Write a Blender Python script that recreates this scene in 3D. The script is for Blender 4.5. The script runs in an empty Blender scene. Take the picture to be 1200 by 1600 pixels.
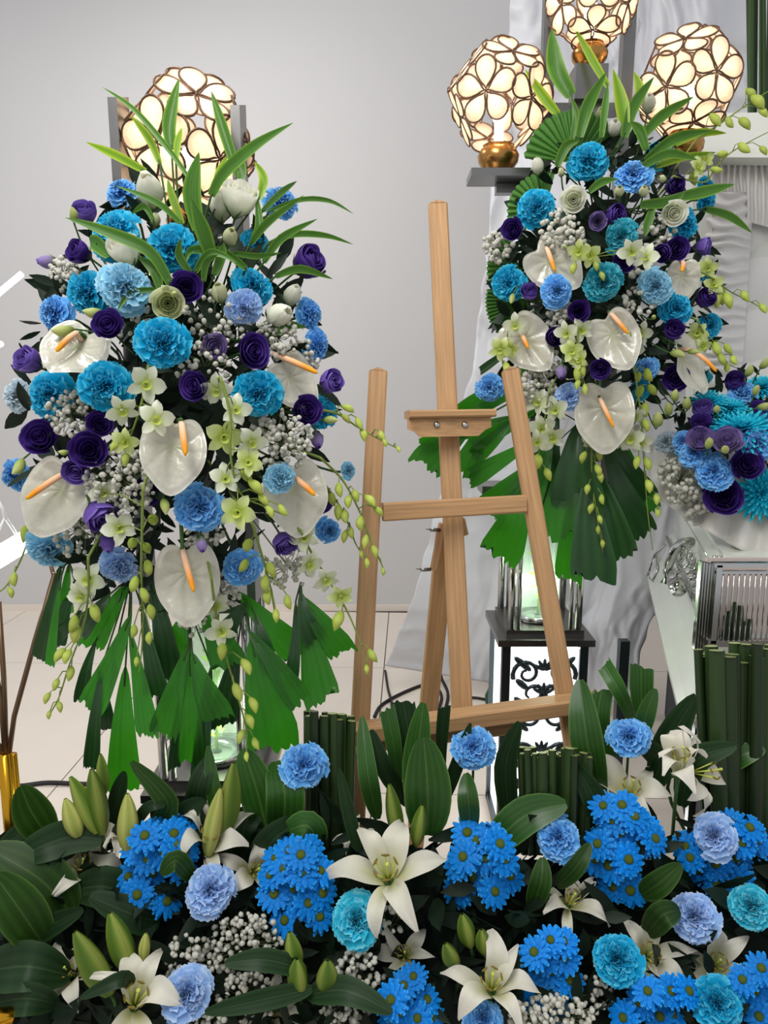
import bpy, math, random
from mathutils import Vector, Matrix, Quaternion

random.seed(7)
scene = bpy.context.scene
C = scene.collection
RAD = math.radians

# ------------------------------------------------------------------ camera
CAM_H = 1.15          # camera height above the tiled floor
PITCH = RAD(10.5)
FPX = 1155.0          # focal length in pixels of the 1200 x 1600 frame
cam_data = bpy.data.cameras.new('camera')
cam_data.sensor_fit = 'VERTICAL'
cam_data.sensor_height = 36.0
cam_data.lens = 36.0 * FPX / 1600.0
cam_data.clip_start = 0.02
cam = bpy.data.objects.new('camera', cam_data)
cam.location = (0, 0, CAM_H)
cam.rotation_euler = (RAD(90) - PITCH, 0, 0)
C.objects.link(cam)
scene.camera = cam
CAM = Vector((0, 0, CAM_H))

# ------------------------------------------------------------------ world and room light
world = bpy.data.worlds.new('world')
scene.world = world
world.use_nodes = True
bg = world.node_tree.nodes['Background']
bg.inputs[0].default_value = (0.93, 0.95, 1.0, 1)
bg.inputs[1].default_value = 0.5

def area(name, loc, target, size, energy, color=(1, 1, 1), size_y=None):
    l = bpy.data.lights.new(name, 'AREA')
    l.energy = energy
    l.color = color
    l.size = size
    if size_y:
        l.shape = 'RECTANGLE'
        l.size_y = size_y
    o = bpy.data.objects.new(name, l)
    o.location = loc
    o.rotation_euler = (Vector(target) - Vector(loc)).to_track_quat('-Z', 'Y').to_euler()
    C.objects.link(o)
    return o
# unseen fill lights added overhead for the flowers, the wall and the floor
area('fill_light_near', (-0.5, -0.2, 2.75), (-0.2, 1.0, 0.6), 0.5, 20, (1, 0.99, 0.96), 1.2)
area('fill_light_mid', (-0.4, 0.9, 2.75), (-0.1, 3.5, 0.0), 0.3, 13, (1, 0.98, 0.95), 1.2)
area('fill_light_far', (-1.1, 2.3, 2.75), (-0.7, 2.5, 0), 0.3, 12, (1, 0.99, 0.97), 1.2)

scene.view_settings.view_transform = 'Standard'
scene.view_settings.look = 'None'
scene.view_settings.gamma = 1.0
scene.view_settings.use_curve_mapping = False
scene.view_settings.exposure = 0.42

# ------------------------------------------------------------------ helpers
SP, CP = math.sin(PITCH), math.cos(PITCH)
def P(px, py, z):
    """world point seen at pixel (px, py) of the photograph, z metres deep along the lens axis"""
    x = (px - 600.0) / FPX * z
    v = (py - 800.0) / FPX * z
    return Vector((x, z * CP - v * SP, CAM_H - z * SP - v * CP))
def W(px, z):
    return px / FPX * z
def lerp(a, b, t):
    return a + (b - a) * t
def rnd(a, b):
    return random.uniform(a, b)

class MB:
    def __init__(s):
        s.v = []; s.f = []; s.t = []; s.m = []
    def grid(s, fn, nu, nv, mat=0, wrap=False):
        """fn(u 0..1, v 0..1) -> (Vector, t)"""
        b = len(s.v)
        cols = nu if wrap else nu + 1
        for j in range(nv + 1):
            for i in range(cols):
                p, t = fn(i / nu, j / nv)
                s.v.append((p[0], p[1], p[2])); s.t.append(t)
        for j in range(nv):
            for i in range(nu):
                a = b + j * cols + i
                c = b + j * cols + (i + 1) % cols
                s.f.append((a, c, c + cols, a + cols)); s.m.append(mat)
        return s
    def tube(s, pts, radii, n=6, mat=0, t=0.0, caps=True):
        pts = [Vector(p) for p in pts]
        if not isinstance(radii, (list, tuple)):
            radii = [radii] * len(pts)
        b = len(s.v)
        up = Vector((0.31, 0.22, 0.92))
        for k, p in enumerate(pts):
            d = pts[min(k + 1, len(pts) - 1)] - pts[max(k - 1, 0)]
            if d.length < 1e-9:
                d = Vector((0, 0, 1))
            d.normalize()
            a = d.cross(up)
            if a.length < 1e-3:
                a = d.cross(Vector((1, 0, 0)))
            a.normalize()
            c = d.cross(a)
            for i in range(n):
                an = 2 * math.pi * i / n
                q = p + (a * math.cos(an) + c * math.sin(an)) * radii[k]
                s.v.append((q.x, q.y, q.z))
                s.t.append(t if not isinstance(t, (list, tuple)) else t[k])
        for k in range(len(pts) - 1):
            for i in range(n):
                q = b + k * n
                s.f.append((q + i, q + (i + 1) % n, q + n + (i + 1) % n, q + n + i)); s.m.append(mat)
        if caps:
            s.f.append(tuple(b + i for i in reversed(range(n)))); s.m.append(mat)
            e = b + (len(pts) - 1) * n
            s.f.append(tuple(e + i for i in range(n))); s.m.append(mat)
        return s
    def lathe(s, prof, n=16, mat=0, origin=(0, 0, 0), t=0.0):
        o = Vector(origin)
        def fn(u, v):
            k = v * (len(prof) - 1)
            r, z = prof[int(round(k))]
            an = 2 * math.pi * u
            return o + Vector((r * math.cos(an), r * math.sin(an), z)), t
        return s.grid(fn, n, len(prof) - 1, mat, True)
    def hexa(s, c8, mat=0, t=0.0):
        """8 corners: 4 of the bottom ring, 4 of the top ring"""
        b = len(s.v)
        for p in c8:
            s.v.append(tuple(p)); s.t.append(t)
        for q in ((3, 2, 1, 0), (4, 5, 6, 7), (0, 1, 5, 4), (1, 2, 6, 5), (2, 3, 7, 6), (3, 0, 4, 7)):
            s.f.append(tuple(b + i for i in q)); s.m.append(mat)
        return s
    def box(s, c, d, mat=0, rz=0.0, t=0.0):
        c = Vector(c); x, y, z = d[0] / 2, d[1] / 2, d[2] / 2
        R = Matrix.Rotation(rz, 3, 'Z')
        pts = [(-x, -y, -z), (x, -y, -z), (x, y, -z), (-x, y, -z), (-x, -y, z), (x, -y, z), (x, y, z), (-x, y, z)]
        return s.hexa([c + R @ Vector(p) for p in pts], mat, t)
    def beam(s, a, b, w, h, side, mat=0, t=0.0):
        """rectangular bar a..b; w along 'side', h across"""
        a = Vector(a); b = Vector(b)
        d = (b - a).normalized()
        x = Vector(side); x = (x - d * x.dot(d)).normalized()
        y = d.cross(x).normalized()
        r = []
        for p in (a, b):
            for sx, sy in ((-1, -1), (1, -1), (1, 1), (-1, 1)):
                r.append(p + x * (sx * w / 2) + y * (sy * h / 2))
        return s.hexa(r, mat, t)
    def ell(s, c, r, n=8, m=5, mat=0, t=0.0, axis=None):
        c = Vector(c)
        q = Quaternion() if axis is None else Vector(axis).to_track_quat('Z', 'X')
        def fn(u, v):
            th = math.pi * v; an = 2 * math.pi * u
            return c + q @ Vector((r[0] * math.sin(th) * math.cos(an), r[1] * math.sin(th) * math.sin(an), -r[2] * math.cos(th))), (t if not callable(t) else t(v))
        return s.grid(fn, n, m, mat, True)
    def mesh(s, name, smooth=True, slots=1):
        me = bpy.data.meshes.new(name)
        me.from_pydata(s.v, [], s.f)
        at = me.attributes.new('t', 'FLOAT', 'POINT')
        at.data.foreach_set('value', s.t)
        for _ in range(slots):
            me.materials.append(None)
        me.polygons.foreach_set('material_index', s.m)
        me.polygons.foreach_set('use_smooth', [smooth] * len(me.polygons))
        me.update()
        return me

def put(name, me, mats, parent=None, loc=None, quat=None, scale=None):
    o = bpy.data.objects.new(name, me)
    C.objects.link(o)
    if not isinstance(mats, (list, tuple)):
        mats = [mats]
    for i, m in enumerate(mats):
        if i < len(o.material_slots):
            o.material_slots[i].link = 'OBJECT'
            o.material_slots[i].material = m
    if loc is not None: o.location = loc
    if quat is not None:
        o.rotation_mode = 'QUATERNION'; o.rotation_quaternion = quat
    if scale is not None:
        o.scale = (scale, scale, scale) if isinstance(scale, (int, float)) else scale
    if parent is not None:
        o.parent = parent
    return o
def tag(o, label, cat, group=None, kind=None):
    o['label'] = label; o['category'] = cat
    if group: o['group'] = group
    if kind: o['kind'] = kind
    return o
def thing(name, label, cat, group=None, loc=(0, 0, 0), quat=None, scale=None):
    o = bpy.data.objects.new(name, None)
    o.empty_display_size = 0.02
    C.objects.link(o)
    o.location = loc
    if quat is not None:
        o.rotation_mode = 'QUATERNION'; o.rotation_quaternion = quat
    if scale is not None: o.scale = (scale,) * 3 if isinstance(scale, (int, float)) else scale
    return tag(o, label, cat, group)
def struct(name, me, mats, parent=None):
    o = put(name, me, mats, parent)
    if parent is None: o['kind'] = 'structure'
    return o

# ------------------------------------------------------------------ materials
def srgb(r, g, b):
    f = lambda c: (c / 255 / 12.92) if c / 255 <= 0.04045 else ((c / 255 + 0.055) / 1.055) ** 2.4
    return (f(r), f(g), f(b), 1.0)
MATS = {}
def mat(name, stops, rough=0.6, spec=0.3, trans=0.0, noise=0.0, nscale=40.0, bump=0.0, bscale=60.0, metal=0.0,
        emit=None, estr=0.0, vary=0.0, coat=0.0, tcol=None, stretch=None):
    """stops: one sRGB colour or [(t, colour), ...] along the mesh's 't' attribute"""
    if name in MATS: return MATS[name]
    m = bpy.data.materials.new(name); m.use_nodes = True
    nt = m.node_tree; N = nt.nodes; L = nt.links
    p = N['Principled BSDF']; out = N['Material Output']
    p.inputs['Roughness'].default_value = rough
    p.inputs['Specular IOR Level'].default_value = spec
    p.inputs['Metallic'].default_value = metal
    p.inputs['Coat Weight'].default_value = coat
    if isinstance(stops, tuple):
        rgb = N.new('ShaderNodeRGB'); rgb.outputs[0].default_value = srgb(*stops); col = rgb.outputs[0]
    else:
        at = N.new('ShaderNodeAttribute'); at.attribute_name = 't'
        rp = N.new('ShaderNodeValToRGB')
        els = rp.color_ramp.elements
        while len(els) < len(stops): els.new(0.5)
        for e, (t, c) in zip(els, stops):
            e.position = t; e.color = srgb(*c)
        L.new(at.outputs['Fac'], rp.inputs[0]); col = rp.outputs[0]
    tc = N.new('ShaderNodeTexCoord')
    vec = tc.outputs['Object']
    if stretch:
        mp = N.new('ShaderNodeMapping'); mp.inputs['Scale'].default_value = stretch
        L.new(vec, mp.inputs[0]); vec = mp.outputs[0]
    if noise or vary:
        hs = N.new('ShaderNodeHueSaturation')
        L.new(col, hs.inputs['Color'])
        val = None
        if noise:
            nz = N.new('ShaderNodeTexNoise'); nz.inputs['Scale'].default_value = nscale; nz.inputs['Detail'].default_value = 4
            L.new(vec, nz.inputs['Vector'])
            mr = N.new('ShaderNodeMapRange'); mr.inputs['From Min'].default_value = 0.3; mr.inputs['From Max'].default_value = 0.7
            mr.inputs['To Min'].default_value = 1 - noise; mr.inputs['To Max'].default_value = 1 + noise
            L.new(nz.outputs['Fac'], mr.inputs['Value']); val = mr.outputs[0]
        if vary:
            oi = N.new('ShaderNodeObjectInfo')
            mr2 = N.new('ShaderNodeMapRange'); mr2.inputs['To Min'].default_value = 1 - vary; mr2.inputs['To Max'].default_value = 1 + vary
            L.new(oi.outputs['Random'], mr2.inputs['Value'])
            if val is None: val = mr2.outputs[0]
            else:
                mu = N.new('ShaderNodeMath'); mu.operation = 'MULTIPLY'
                L.new(val, mu.inputs[0]); L.new(mr2.outputs[0], mu.inputs[1]); val = mu.outputs[0]
        L.new(val, hs.inputs['Value']); col = hs.outputs[0]
    L.new(col, p.inputs['Base Color'])
    if bump:
        bn = N.new('ShaderNodeTexNoise'); bn.inputs['Scale'].default_value = bscale; bn.inputs['Detail'].default_value = 3
        L.new(vec, bn.inputs['Vector'])
        bp = N.new('ShaderNodeBump'); bp.inputs['Strength'].default_value = bump; bp.inputs['Distance'].default_value = 0.002
        L.new(bn.outputs['Fac'], bp.inputs['Height']); L.new(bp.outputs[0], p.inputs['Normal'])
    if emit:
        p.inputs['Emission Color'].default_value = srgb(*emit); p.inputs['Emission Strength'].default_value = estr
    sh = p.outputs[0]
    if trans:
        tr = N.new('ShaderNodeBsdfTranslucent')
        if tcol: tr.inputs[0].default_value = srgb(*tcol)
        else: L.new(col, tr.inputs[0])
        mx = N.new('ShaderNodeMixShader'); mx.inputs[0].default_value = trans
        L.new(sh, mx.inputs[1]); L.new(tr.outputs[0], mx.inputs[2]); sh = mx.outputs[0]
    L.new(sh, out.inputs[0])
    MATS[name] = m
    return m
def petal(name, base, mid, edge, **k):
    k.setdefault('trans', 0.3); k.setdefault('rough', 0.65); k.setdefault('vary', 0.08); k.setdefault('noise', 0.06)
    k.setdefault('nscale', 1.2); k.setdefault('spec', 0.2)
    return mat(name, [(0.0, base), (0.6, mid), (0.86, mid), (1.0, edge)], **k)

CARN = {
 'T': petal('carnation_turquoise', (0, 112, 156), (0, 162, 208), (96, 210, 236)),
 'K': petal('carnation_teal', (0, 106, 122), (30, 158, 180), (120, 208, 218)),
 'S': petal('carnation_sky_blue', (48, 118, 190), (92, 168, 230), (164, 212, 248)),
 'A': petal('carnation_pale_aqua', (90, 158, 190), (132, 196, 224), (196, 232, 244)),
 'P': petal('carnation_periwinkle', (104, 146, 204), (150, 188, 236), (206, 224, 248)),
 'W': petal('carnation_white_blue', (130, 160, 180), (188, 206, 216), (225, 235, 240)),
 'B': petal('carnation_aqua', (0, 140, 172), (40, 190, 218), (140, 228, 242)),
}
CNAME = {'T': 'turquoise', 'K': 'teal', 'S': 'sky blue', 'A': 'pale aqua', 'P': 'periwinkle', 'W': 'white-blue', 'B': 'bright aqua'}
LISI = {
 'D': petal('lisianthus_deep_purple', (34, 16, 66), (66, 40, 122), (100, 74, 160), trans=0.2, rough=0.5),
 'M': petal('lisianthus_violet', (70, 55, 120), (112, 86, 172), (140, 116, 200), trans=0.25, rough=0.5),
 'L': petal('lisianthus_lilac', (130, 130, 120), (150, 130, 182), (110, 80, 165), trans=0.3, rough=0.5),
 'W': petal('lisianthus_white', (214, 222, 184), (240, 240, 224), (248, 246, 238), trans=0.45, rough=0.5),
 'G': petal('lisianthus_greenish', (160, 182, 100), (214, 218, 172), (232, 232, 200), trans=0.4, rough=0.5),
}
LNAME = {'D': 'deep purple', 'M': 'violet', 'L': 'lilac', 'W': 'white', 'G': 'greenish-white'}
M_STEM = mat('stem_green', (60, 92, 42), rough=0.6, vary=0.1)
M_STEM_DARK = mat('stem_dark', (42, 52, 34), rough=0.6)
M_CALYX = mat('calyx_green', (88, 118, 70), rough=0.6, noise=0.1)
M_SPATHE = mat('anthurium_white', [(0.0, (186, 190, 152)), (0.25, (202, 199, 178)), (1.0, (210, 206, 190))], rough=0.26, spec=0.55, trans=0.22, coat=0.5, noise=0.06, nscale=4, bump=0.7, bscale=6.0)
M_SPADIX = mat('spadix_orange', [(0.0, (238, 205, 180)), (0.45, (240, 180, 130)), (0.75, (240, 150, 40)), (1.0, (246, 168, 20))], rough=0.55, bump=0.3, bscale=30)
M_ORCHID = mat('orchid_white', [(0.0, (176, 194, 92)), (0.35, (214, 220, 182)), (1.0, (228, 229, 212))], rough=0.5, trans=0.3, vary=0.05)
M_ORCHID_G = mat('orchid_green', [(0.0, (160, 182, 56)), (0.4, (200, 214, 124)), (1.0, (218, 226, 172))], rough=0.5, trans=0.3, vary=0.05)
M_LIP = mat('orchid_lip', (205, 215, 110), rough=0.5, trans=0.3)
M_BUD = mat('orchid_bud', [(0.0, (150, 175, 60)), (0.5, (196, 208, 100)), (1.0, (176, 190, 80))], rough=0.45, trans=0.25, vary=0.12)
M_BUD_G = mat('lisianthus_bud', [(0.0, (110, 135, 60)), (0.5, (170, 182, 100)), (1.0, (196, 200, 130))], rough=0.5, trans=0.2, vary=0.1)
M_OSTEM = mat('orchid_stem', (122, 140, 62), rough=0.55)
M_GYP = mat('babys_breath_white', (214, 212, 198), rough=0.8, trans=0.25)
M_GYPSTEM = mat('babys_breath_stem', (120, 135, 90), rough=0.7)
M_DRAC = mat('dracaena_leaf', [(0.0, (86, 126, 50)), (0.12, (62, 108, 36)), (0.3, (80, 124, 44)), (0.5, (64, 112, 36)), (0.72, (84, 130, 44)), (0.88, (104, 146, 50)), (1.0, (138, 168, 66))], rough=0.4, trans=0.33, vary=0.12, noise=0.1, nscale=30, stretch=(1, 1, 0.2))
M_DRAC_Y = mat('dracaena_leaf_yellow', [(0.0, (104, 148, 32)), (0.5, (126, 164, 36)), (1.0, (176, 194, 70))], rough=0.4, trans=0.4, vary=0.1)
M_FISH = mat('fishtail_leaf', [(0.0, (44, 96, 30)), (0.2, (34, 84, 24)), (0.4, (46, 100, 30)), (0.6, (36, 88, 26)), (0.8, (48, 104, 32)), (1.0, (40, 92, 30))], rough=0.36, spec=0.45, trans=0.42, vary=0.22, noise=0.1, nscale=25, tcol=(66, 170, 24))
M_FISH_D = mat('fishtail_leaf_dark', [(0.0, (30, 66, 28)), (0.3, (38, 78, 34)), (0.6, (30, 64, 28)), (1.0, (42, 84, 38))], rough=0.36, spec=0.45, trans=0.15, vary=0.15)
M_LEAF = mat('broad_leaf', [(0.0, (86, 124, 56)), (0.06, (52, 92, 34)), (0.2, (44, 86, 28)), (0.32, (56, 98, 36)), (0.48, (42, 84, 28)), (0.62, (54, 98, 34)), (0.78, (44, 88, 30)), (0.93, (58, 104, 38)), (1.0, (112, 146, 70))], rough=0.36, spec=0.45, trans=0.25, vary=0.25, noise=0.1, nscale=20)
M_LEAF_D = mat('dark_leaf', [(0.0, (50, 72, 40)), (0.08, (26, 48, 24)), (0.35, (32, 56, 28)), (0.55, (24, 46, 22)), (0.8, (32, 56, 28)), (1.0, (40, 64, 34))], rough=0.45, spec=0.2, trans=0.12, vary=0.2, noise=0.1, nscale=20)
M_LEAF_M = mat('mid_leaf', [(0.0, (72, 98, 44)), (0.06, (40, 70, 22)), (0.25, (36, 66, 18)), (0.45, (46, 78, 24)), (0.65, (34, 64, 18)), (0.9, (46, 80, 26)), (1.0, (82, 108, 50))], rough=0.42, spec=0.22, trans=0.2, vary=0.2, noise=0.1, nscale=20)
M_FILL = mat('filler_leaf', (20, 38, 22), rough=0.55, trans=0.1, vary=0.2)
M_FOAM = mat('floral_foam', (16, 26, 18), rough=0.95, noise=0.3, nscale=60)
M_LILY = mat('lily_petal', [(0.0, (170, 182, 80)), (0.25, (206, 206, 150)), (0.55, (222, 218, 196)), (1.0, (226, 221, 206))], rough=0.5, trans=0.25, vary=0.04, bump=0.15, bscale=60)
M_LILYBUD = mat('lily_bud', [(0.0, (74, 104, 32)), (0.5, (102, 128, 42)), (0.85, (138, 150, 66)), (1.0, (84, 98, 38))], rough=0.45, trans=0.2, vary=0.15)
M_LILYBUD_Y = mat('lily_bud_yellow', [(0.0, (150, 165, 70)), (0.5, (196, 198, 110)), (1.0, (160, 165, 80))], rough=0.45, trans=0.2, vary=0.1)
M_STAMEN = mat('lily_stamen', (190, 196, 90), rough=0.5)
M_ANTHER = mat('lily_anther', (120, 100, 40), rough=0.8)
M_DAISY = petal('daisy_blue', (0, 84, 176), (0, 136, 226), (60, 176, 244), trans=0.25, vary=0.12, rough=0.5)
M_DISC = mat('daisy_disc', [(0.0, (66, 84, 18)), (1.0, (88, 100, 24))], rough=0.8, bump=0.5, bscale=200)
M_MUM = petal('mum_turquoise', (0, 110, 140), (20, 178, 205), (90, 220, 232), trans=0.3)
M_ROD = mat('cut_leaf_rod', [(0.0, (22, 38, 16)), (0.9, (38, 58, 22)), (1.0, (136, 146, 92))], rough=0.42, spec=0.35, vary=0.5, noise=0.2, nscale=8, stretch=(30, 30, 1))
M_WOOD = mat('pine_wood', (178, 138, 96), rough=0.5, spec=0.3, noise=0.2, nscale=14, bump=0.12, bscale=30, stretch=(13, 13, 0.5), vary=0.08)
M_CHROME = mat('chrome', (190, 190, 188), rough=0.14, metal=1.0)
M_STEEL = mat('brushed_steel', (126, 124, 122), rough=0.3, metal=1.0, noise=0.1, nscale=10)
M_DARKSTEEL = mat('dark_steel', (70, 80, 84), rough=0.3, metal=0.9)
M_GOLD = mat('gold_metal', (205, 150, 40), rough=0.2, metal=1.0)
M_BRASS = mat('brass', (176, 130, 72), rough=0.25, metal=1.0, noise=0.1, nscale=20)
M_WIRE = mat('lamp_wire', (110, 84, 66), rough=0.45, metal=0.6)
M_CAPIZ = mat('capiz_shell', (250, 236, 218), rough=0.35, spec=0.4, trans=0.65, noise=0.07, nscale=9, emit=(255, 228, 200), estr=0.34)
M_BULB = mat('bulb', (255, 250, 240), emit=(255, 244, 225), estr=9.0)
M_TUBE = mat('led_tube', (255, 255, 255), emit=(255, 252, 250), estr=9.0)
M_PANEL = mat('light_panel', (255, 255, 255), emit=(250, 252, 255), estr=1.1)
M_WHITEWIRE = mat('white_wire', (236, 236, 236), rough=0.4)
M_CABLE = mat('black_cable', (38, 34, 34), rough=0.55)
M_CLOTH = mat('white_sheet', (214, 214, 218), rough=0.42, spec=0.45, trans=0.18, bump=0.5, bscale=12, noise=0.02, nscale=5)
M_SATIN = mat('satin_drape', (226, 222, 214), rough=0.4, spec=0.4, trans=0.1, bump=0.2, bscale=18)
M_SHIRR = mat('shirred_lining', (216, 214, 212), rough=0.6, spec=0.3)
M_CASKET = mat('pearl_enamel', (222, 226, 214), rough=0.18, spec=0.6, coat=0.6, noise=0.03, nscale=3)
M_CREAM = mat('cream_trim', (206, 208, 200), rough=0.4)
M_WALL = mat('wall_paint', (197, 195, 194), rough=0.55, spec=0.35, noise=0.012, nscale=1.5)
M_TILE = mat('floor_tile', (222, 211, 198), rough=0.3, spec=0.4, noise=0.025, nscale=4, vary=0.015)
M_GROUT = mat('tile_grout', (120, 112, 104), rough=0.9)
def glass(name):
    m = bpy.data.materials.new(name); m.use_nodes = True
    N = m.node_tree.nodes; L = m.node_tree.links
    p = N['Principled BSDF']; p.inputs['Roughness'].default_value = 0.05; p.inputs['Base Color'].default_value = (0.8, 0.9, 0.85, 1)
    p.inputs['Specular IOR Level'].default_value = 0.6
    t = N.new('ShaderNodeBsdfTransparent'); t.inputs[0].default_value = (0.93, 0.98, 0.94, 1)
    mx = N.new('ShaderNodeMixShader'); mx.inputs[0].default_value = 0.16
    L.new(t.outputs[0], mx.inputs[1]); L.new(p.outputs[0], mx.inputs[2]); L.new(mx.outputs[0], N['Material Output'].inputs[0])
    return m
M_GLASS = glass('clear_glass')
M_LIME = mat('lit_leaf', (170, 215, 70), rough=0.5, trans=0.5, vary=0.15)

# ================================================================== the setting
from mathutils import noise as mnoise
def ray(px, py):
    return (P(px, py, 1.0) - CAM)
def on_z(px, py, h):
    d = ray(px, py)
    return CAM + d * ((h - CAM_H) / d.z)

WALL_Y = 3.52
struct('wall_back', MB().box((0, WALL_Y + 0.05, 1.5), (9, 0.1, 3.0)).mesh('wall_back', False), M_WALL)
struct('baseboard_back', MB().box((0, WALL_Y - 0.006, 0.016), (9, 0.012, 0.032)).mesh('baseboard', False), M_TILE)
floor = struct('floor', MB().box((0, 1.2, -0.03), (9, 4.7, 0.04)).mesh('floor', False), M_GROUT)
TS = 0.9
tile_me = MB().box((0, 0, 0), (TS - 0.004, TS - 0.004, 0.01)).mesh('floor_tile', False)
for i in range(-4, 5):
    for j in range(-3, 0):
        a = RAD(-2.0)
        lx, ly = (i + 0.5) * TS, (j + 0.5) * TS
        put('tile', tile_me, M_TILE, floor, (0.0 + lx * math.cos(a) - ly * math.sin(a), 2.79 + lx * math.sin(a) + ly * math.cos(a), -0.005),
            Quaternion((0, 0, 1), a))
for i in range(-4, 5):
    a = RAD(-2.0)
    lx, ly = (i + 0.5) * TS, 0.5 * TS * 0.78
    put('tile', tile_me, M_TILE, floor, (lx * math.cos(a) - ly * math.sin(a), 2.79 + lx * math.sin(a) + ly * math.cos(a), -0.005),
        Quaternion((0, 0, 1), a), (1, 0.78, 1))

# ================================================================== white sheet hung behind the stands
rows = [(-140, 803, 1290, 2.42), (0, 798, 1290, 2.42), (300, 768, 1290, 2.42), (560, 742, 1290, 2.44), (760, 692, 1120, 2.5), (950, 642, 1010, 2.56), (1040, 600, 985, 2.7)]
def sheet_fn(u, v):
    k = v * (len(rows) - 1); i = min(int(k), len(rows) - 2); f = k - i
    y, xl, xr, z = [lerp(a, b, f) for a, b in zip(rows[i], rows[i + 1])]
    x = lerp(xl, xr, u)
    y += 62 * u * max(0, v - 0.6) / 0.4 * (1 if u < 0.35 else 1.0)
    z -= 0.2 * u * max(0, v - 0.7) / 0.3
    q = Vector((x * 0.006, y * 0.004, 1.7))
    w_ = Vector((mnoise.noise(q * 1.3), mnoise.noise(q * 1.3 + Vector((7, 3, 1))), 0)) * 0.8
    n = mnoise.noise(q) * 0.10 + abs(mnoise.noise((q + w_) * 2.0)) * 0.07 + abs(mnoise.noise((q + w_) * 4.5 + Vector((3, 1, 0)))) * 0.04 + abs(mnoise.noise((q + w_) * 10.0)) * 0.016
    fold = 0.010 * math.sin(x * 0.05 + 3 * mnoise.noise(q * 0.6)) 
    edge = 6 * mnoise.noise(Vector((y * 0.03, 2.2, u * 5)))
    return P(x + edge, y, z + (n + fold) * (1 - 0.55 * v)), 0
sheet = put('hanging_sheet', MB().grid(sheet_fn, 130, 170).mesh('hanging_sheet'), M_CLOTH)
tag(sheet, 'wrinkled glossy white sheet hanging behind the three-lamp stand down to the tiles', 'sheet')
sm = sheet.modifiers.new('thick', 'SOLIDIFY'); sm.thickness = 0.002

# ================================================================== capiz shell lamps
PHI = (1 + 5 ** 0.5) / 2
dirs12 = [Vector(v).normalized() for v in
          [(0, s1, s2 * PHI) for s1 in (-1, 1) for s2 in (-1, 1)] + [(s1, s2 * PHI, 0) for s1 in (-1, 1) for s2 in (-1, 1)] + [(s2 * PHI, 0, s1) for s1 in (-1, 1) for s2 in (-1, 1)]]
def tear(n=18):
    """teardrop outline from the flower centre outwards, unit length"""
    pts = []
    for i in range(n):
        a = 2 * math.pi * i / n
        r = 0.335
        cx, cy = 0.66 + r * math.cos(a), r * math.sin(a)
        if abs(a - math.pi) < 1.15:
            f = 1 - abs(a - math.pi) / 1.15
            cx = lerp(cx, 0.05, f); cy *= (1 - f ** 1.5)
        pts.append((cx, cy))
    return pts
TEAR = tear()
def pane_mesh():
    m = MB()
    b = len(m.v)
    for zz in (-0.008, 0.008):
        m.v.append((0.6, 0, zz + 0.02)); m.t.append(0)
        for x, y in TEAR:
            m.v.append((x, y, zz)); m.t.append(1)
    n = len(TEAR)
    for i in range(n):
        j = (i + 1) % n
        m.f.append((n + 1, n + 2 + i, n + 2 + j)); m.m.append(0)
        m.f.append((0, 1 + j, 1 + i)); m.m.append(0)
        m.f.append((1 + i, 1 + j, n + 2 + j, n + 2 + i)); m.m.append(0)
    return m.mesh('shell_pane')
PANE = pane_mesh()
def lamp_wire_mesh(R, frames):
    m = MB()
    for q, d in frames:
        for k in range(5):
            an = 2 * math.pi * k / 5
            rot = Matrix.Rotation(an, 3, 'Z')
            pts = []
            for x, y in TEAR + TEAR[:1]:
                pts.append(d * (R * 0.86) + q @ (rot @ Vector((x, y, 0))) * (R * 0.60))
            m.tube(pts, R * 0.02, 5, caps=False)
        m.ell(d * (R * 0.86), (R * 0.03,) * 3, 6, 4)
    return m.mesh('shell_lamp_wire')
LAMP_LIGHT = []
def capiz_lamp(cx, cy, z, rpx, label, group, spin=(0, 0, 0), energy=2.0):
    R = W(rpx, z) * 1.03
    c = P(cx, cy, z)
    rot = Matrix.Rotation(spin[2], 3, 'Z') @ Matrix.Rotation(spin[0], 3, 'X') @ Matrix.Rotation(spin[1], 3, 'Y')
    o = thing('shell_lamp', label, 'lamp', group, c - Vector((0, 0, R * 1.42)))
    up = Vector((0, 0, R * 1.42))
    frames = []
    for d in dirs12:
        d2 = rot @ d
        q = d2.to_track_quat('Z', 'Y').to_matrix() @ Matrix.Rotation(0.3, 3, 'Z')
        if d2.z < -0.93: continue
        frames.append((q, d2))
    wf = put('wire_frame', lamp_wire_mesh(R, frames), M_WIRE, o, up)
    for q, d in frames:
        for k in range(5):
            qq = (q @ Matrix.Rotation(2 * math.pi * k / 5, 3, 'Z')).to_quaternion()
            put('shell_pane', PANE, M_CAPIZ, o, up + d * (R * 0.86), qq, R * 0.59)
    prof = [(0.0, -1.42), (0.26, -1.42), (0.30, -1.36), (0.40, -1.22), (0.42, -1.10), (0.36, -0.98), (0.30, -0.94), (0.32, -0.90), (0.0, -0.9)]
    put('lamp_base', MB().lathe([(r * R, zz * R) for r, zz in prof], 24).mesh('lamp_base'), M_BRASS, o, up)
    put('bulb', MB().ell((0, 0, -0.25 * R), (0.17 * R, 0.17 * R, 0.26 * R), 12, 8).tube([(0, 0, -0.95 * R), (0, 0, -0.45 * R)], 0.09 * R, 8).mesh('bulb'), M_BULB, o, up)
    l = bpy.data.lights.new('bulb_light', 'POINT'); l.energy = energy; l.color = (1, 0.9, 0.78); l.shadow_soft_size = R * 0.3
    lo = bpy.data.objects.new('bulb_light', l); lo.location = up + Vector((0, -R * 0.1, R * 0.05)); lo.parent = o; C.objects.link(lo)
    return o
capiz_lamp(297, 228, 1.27, 98, 'lone glowing shell-flower globe lamp above the spray away from the casket', 'shell globe lamps', (0.35, 0.2, 0.2), 0.55)
SRY = 1.77
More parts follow.
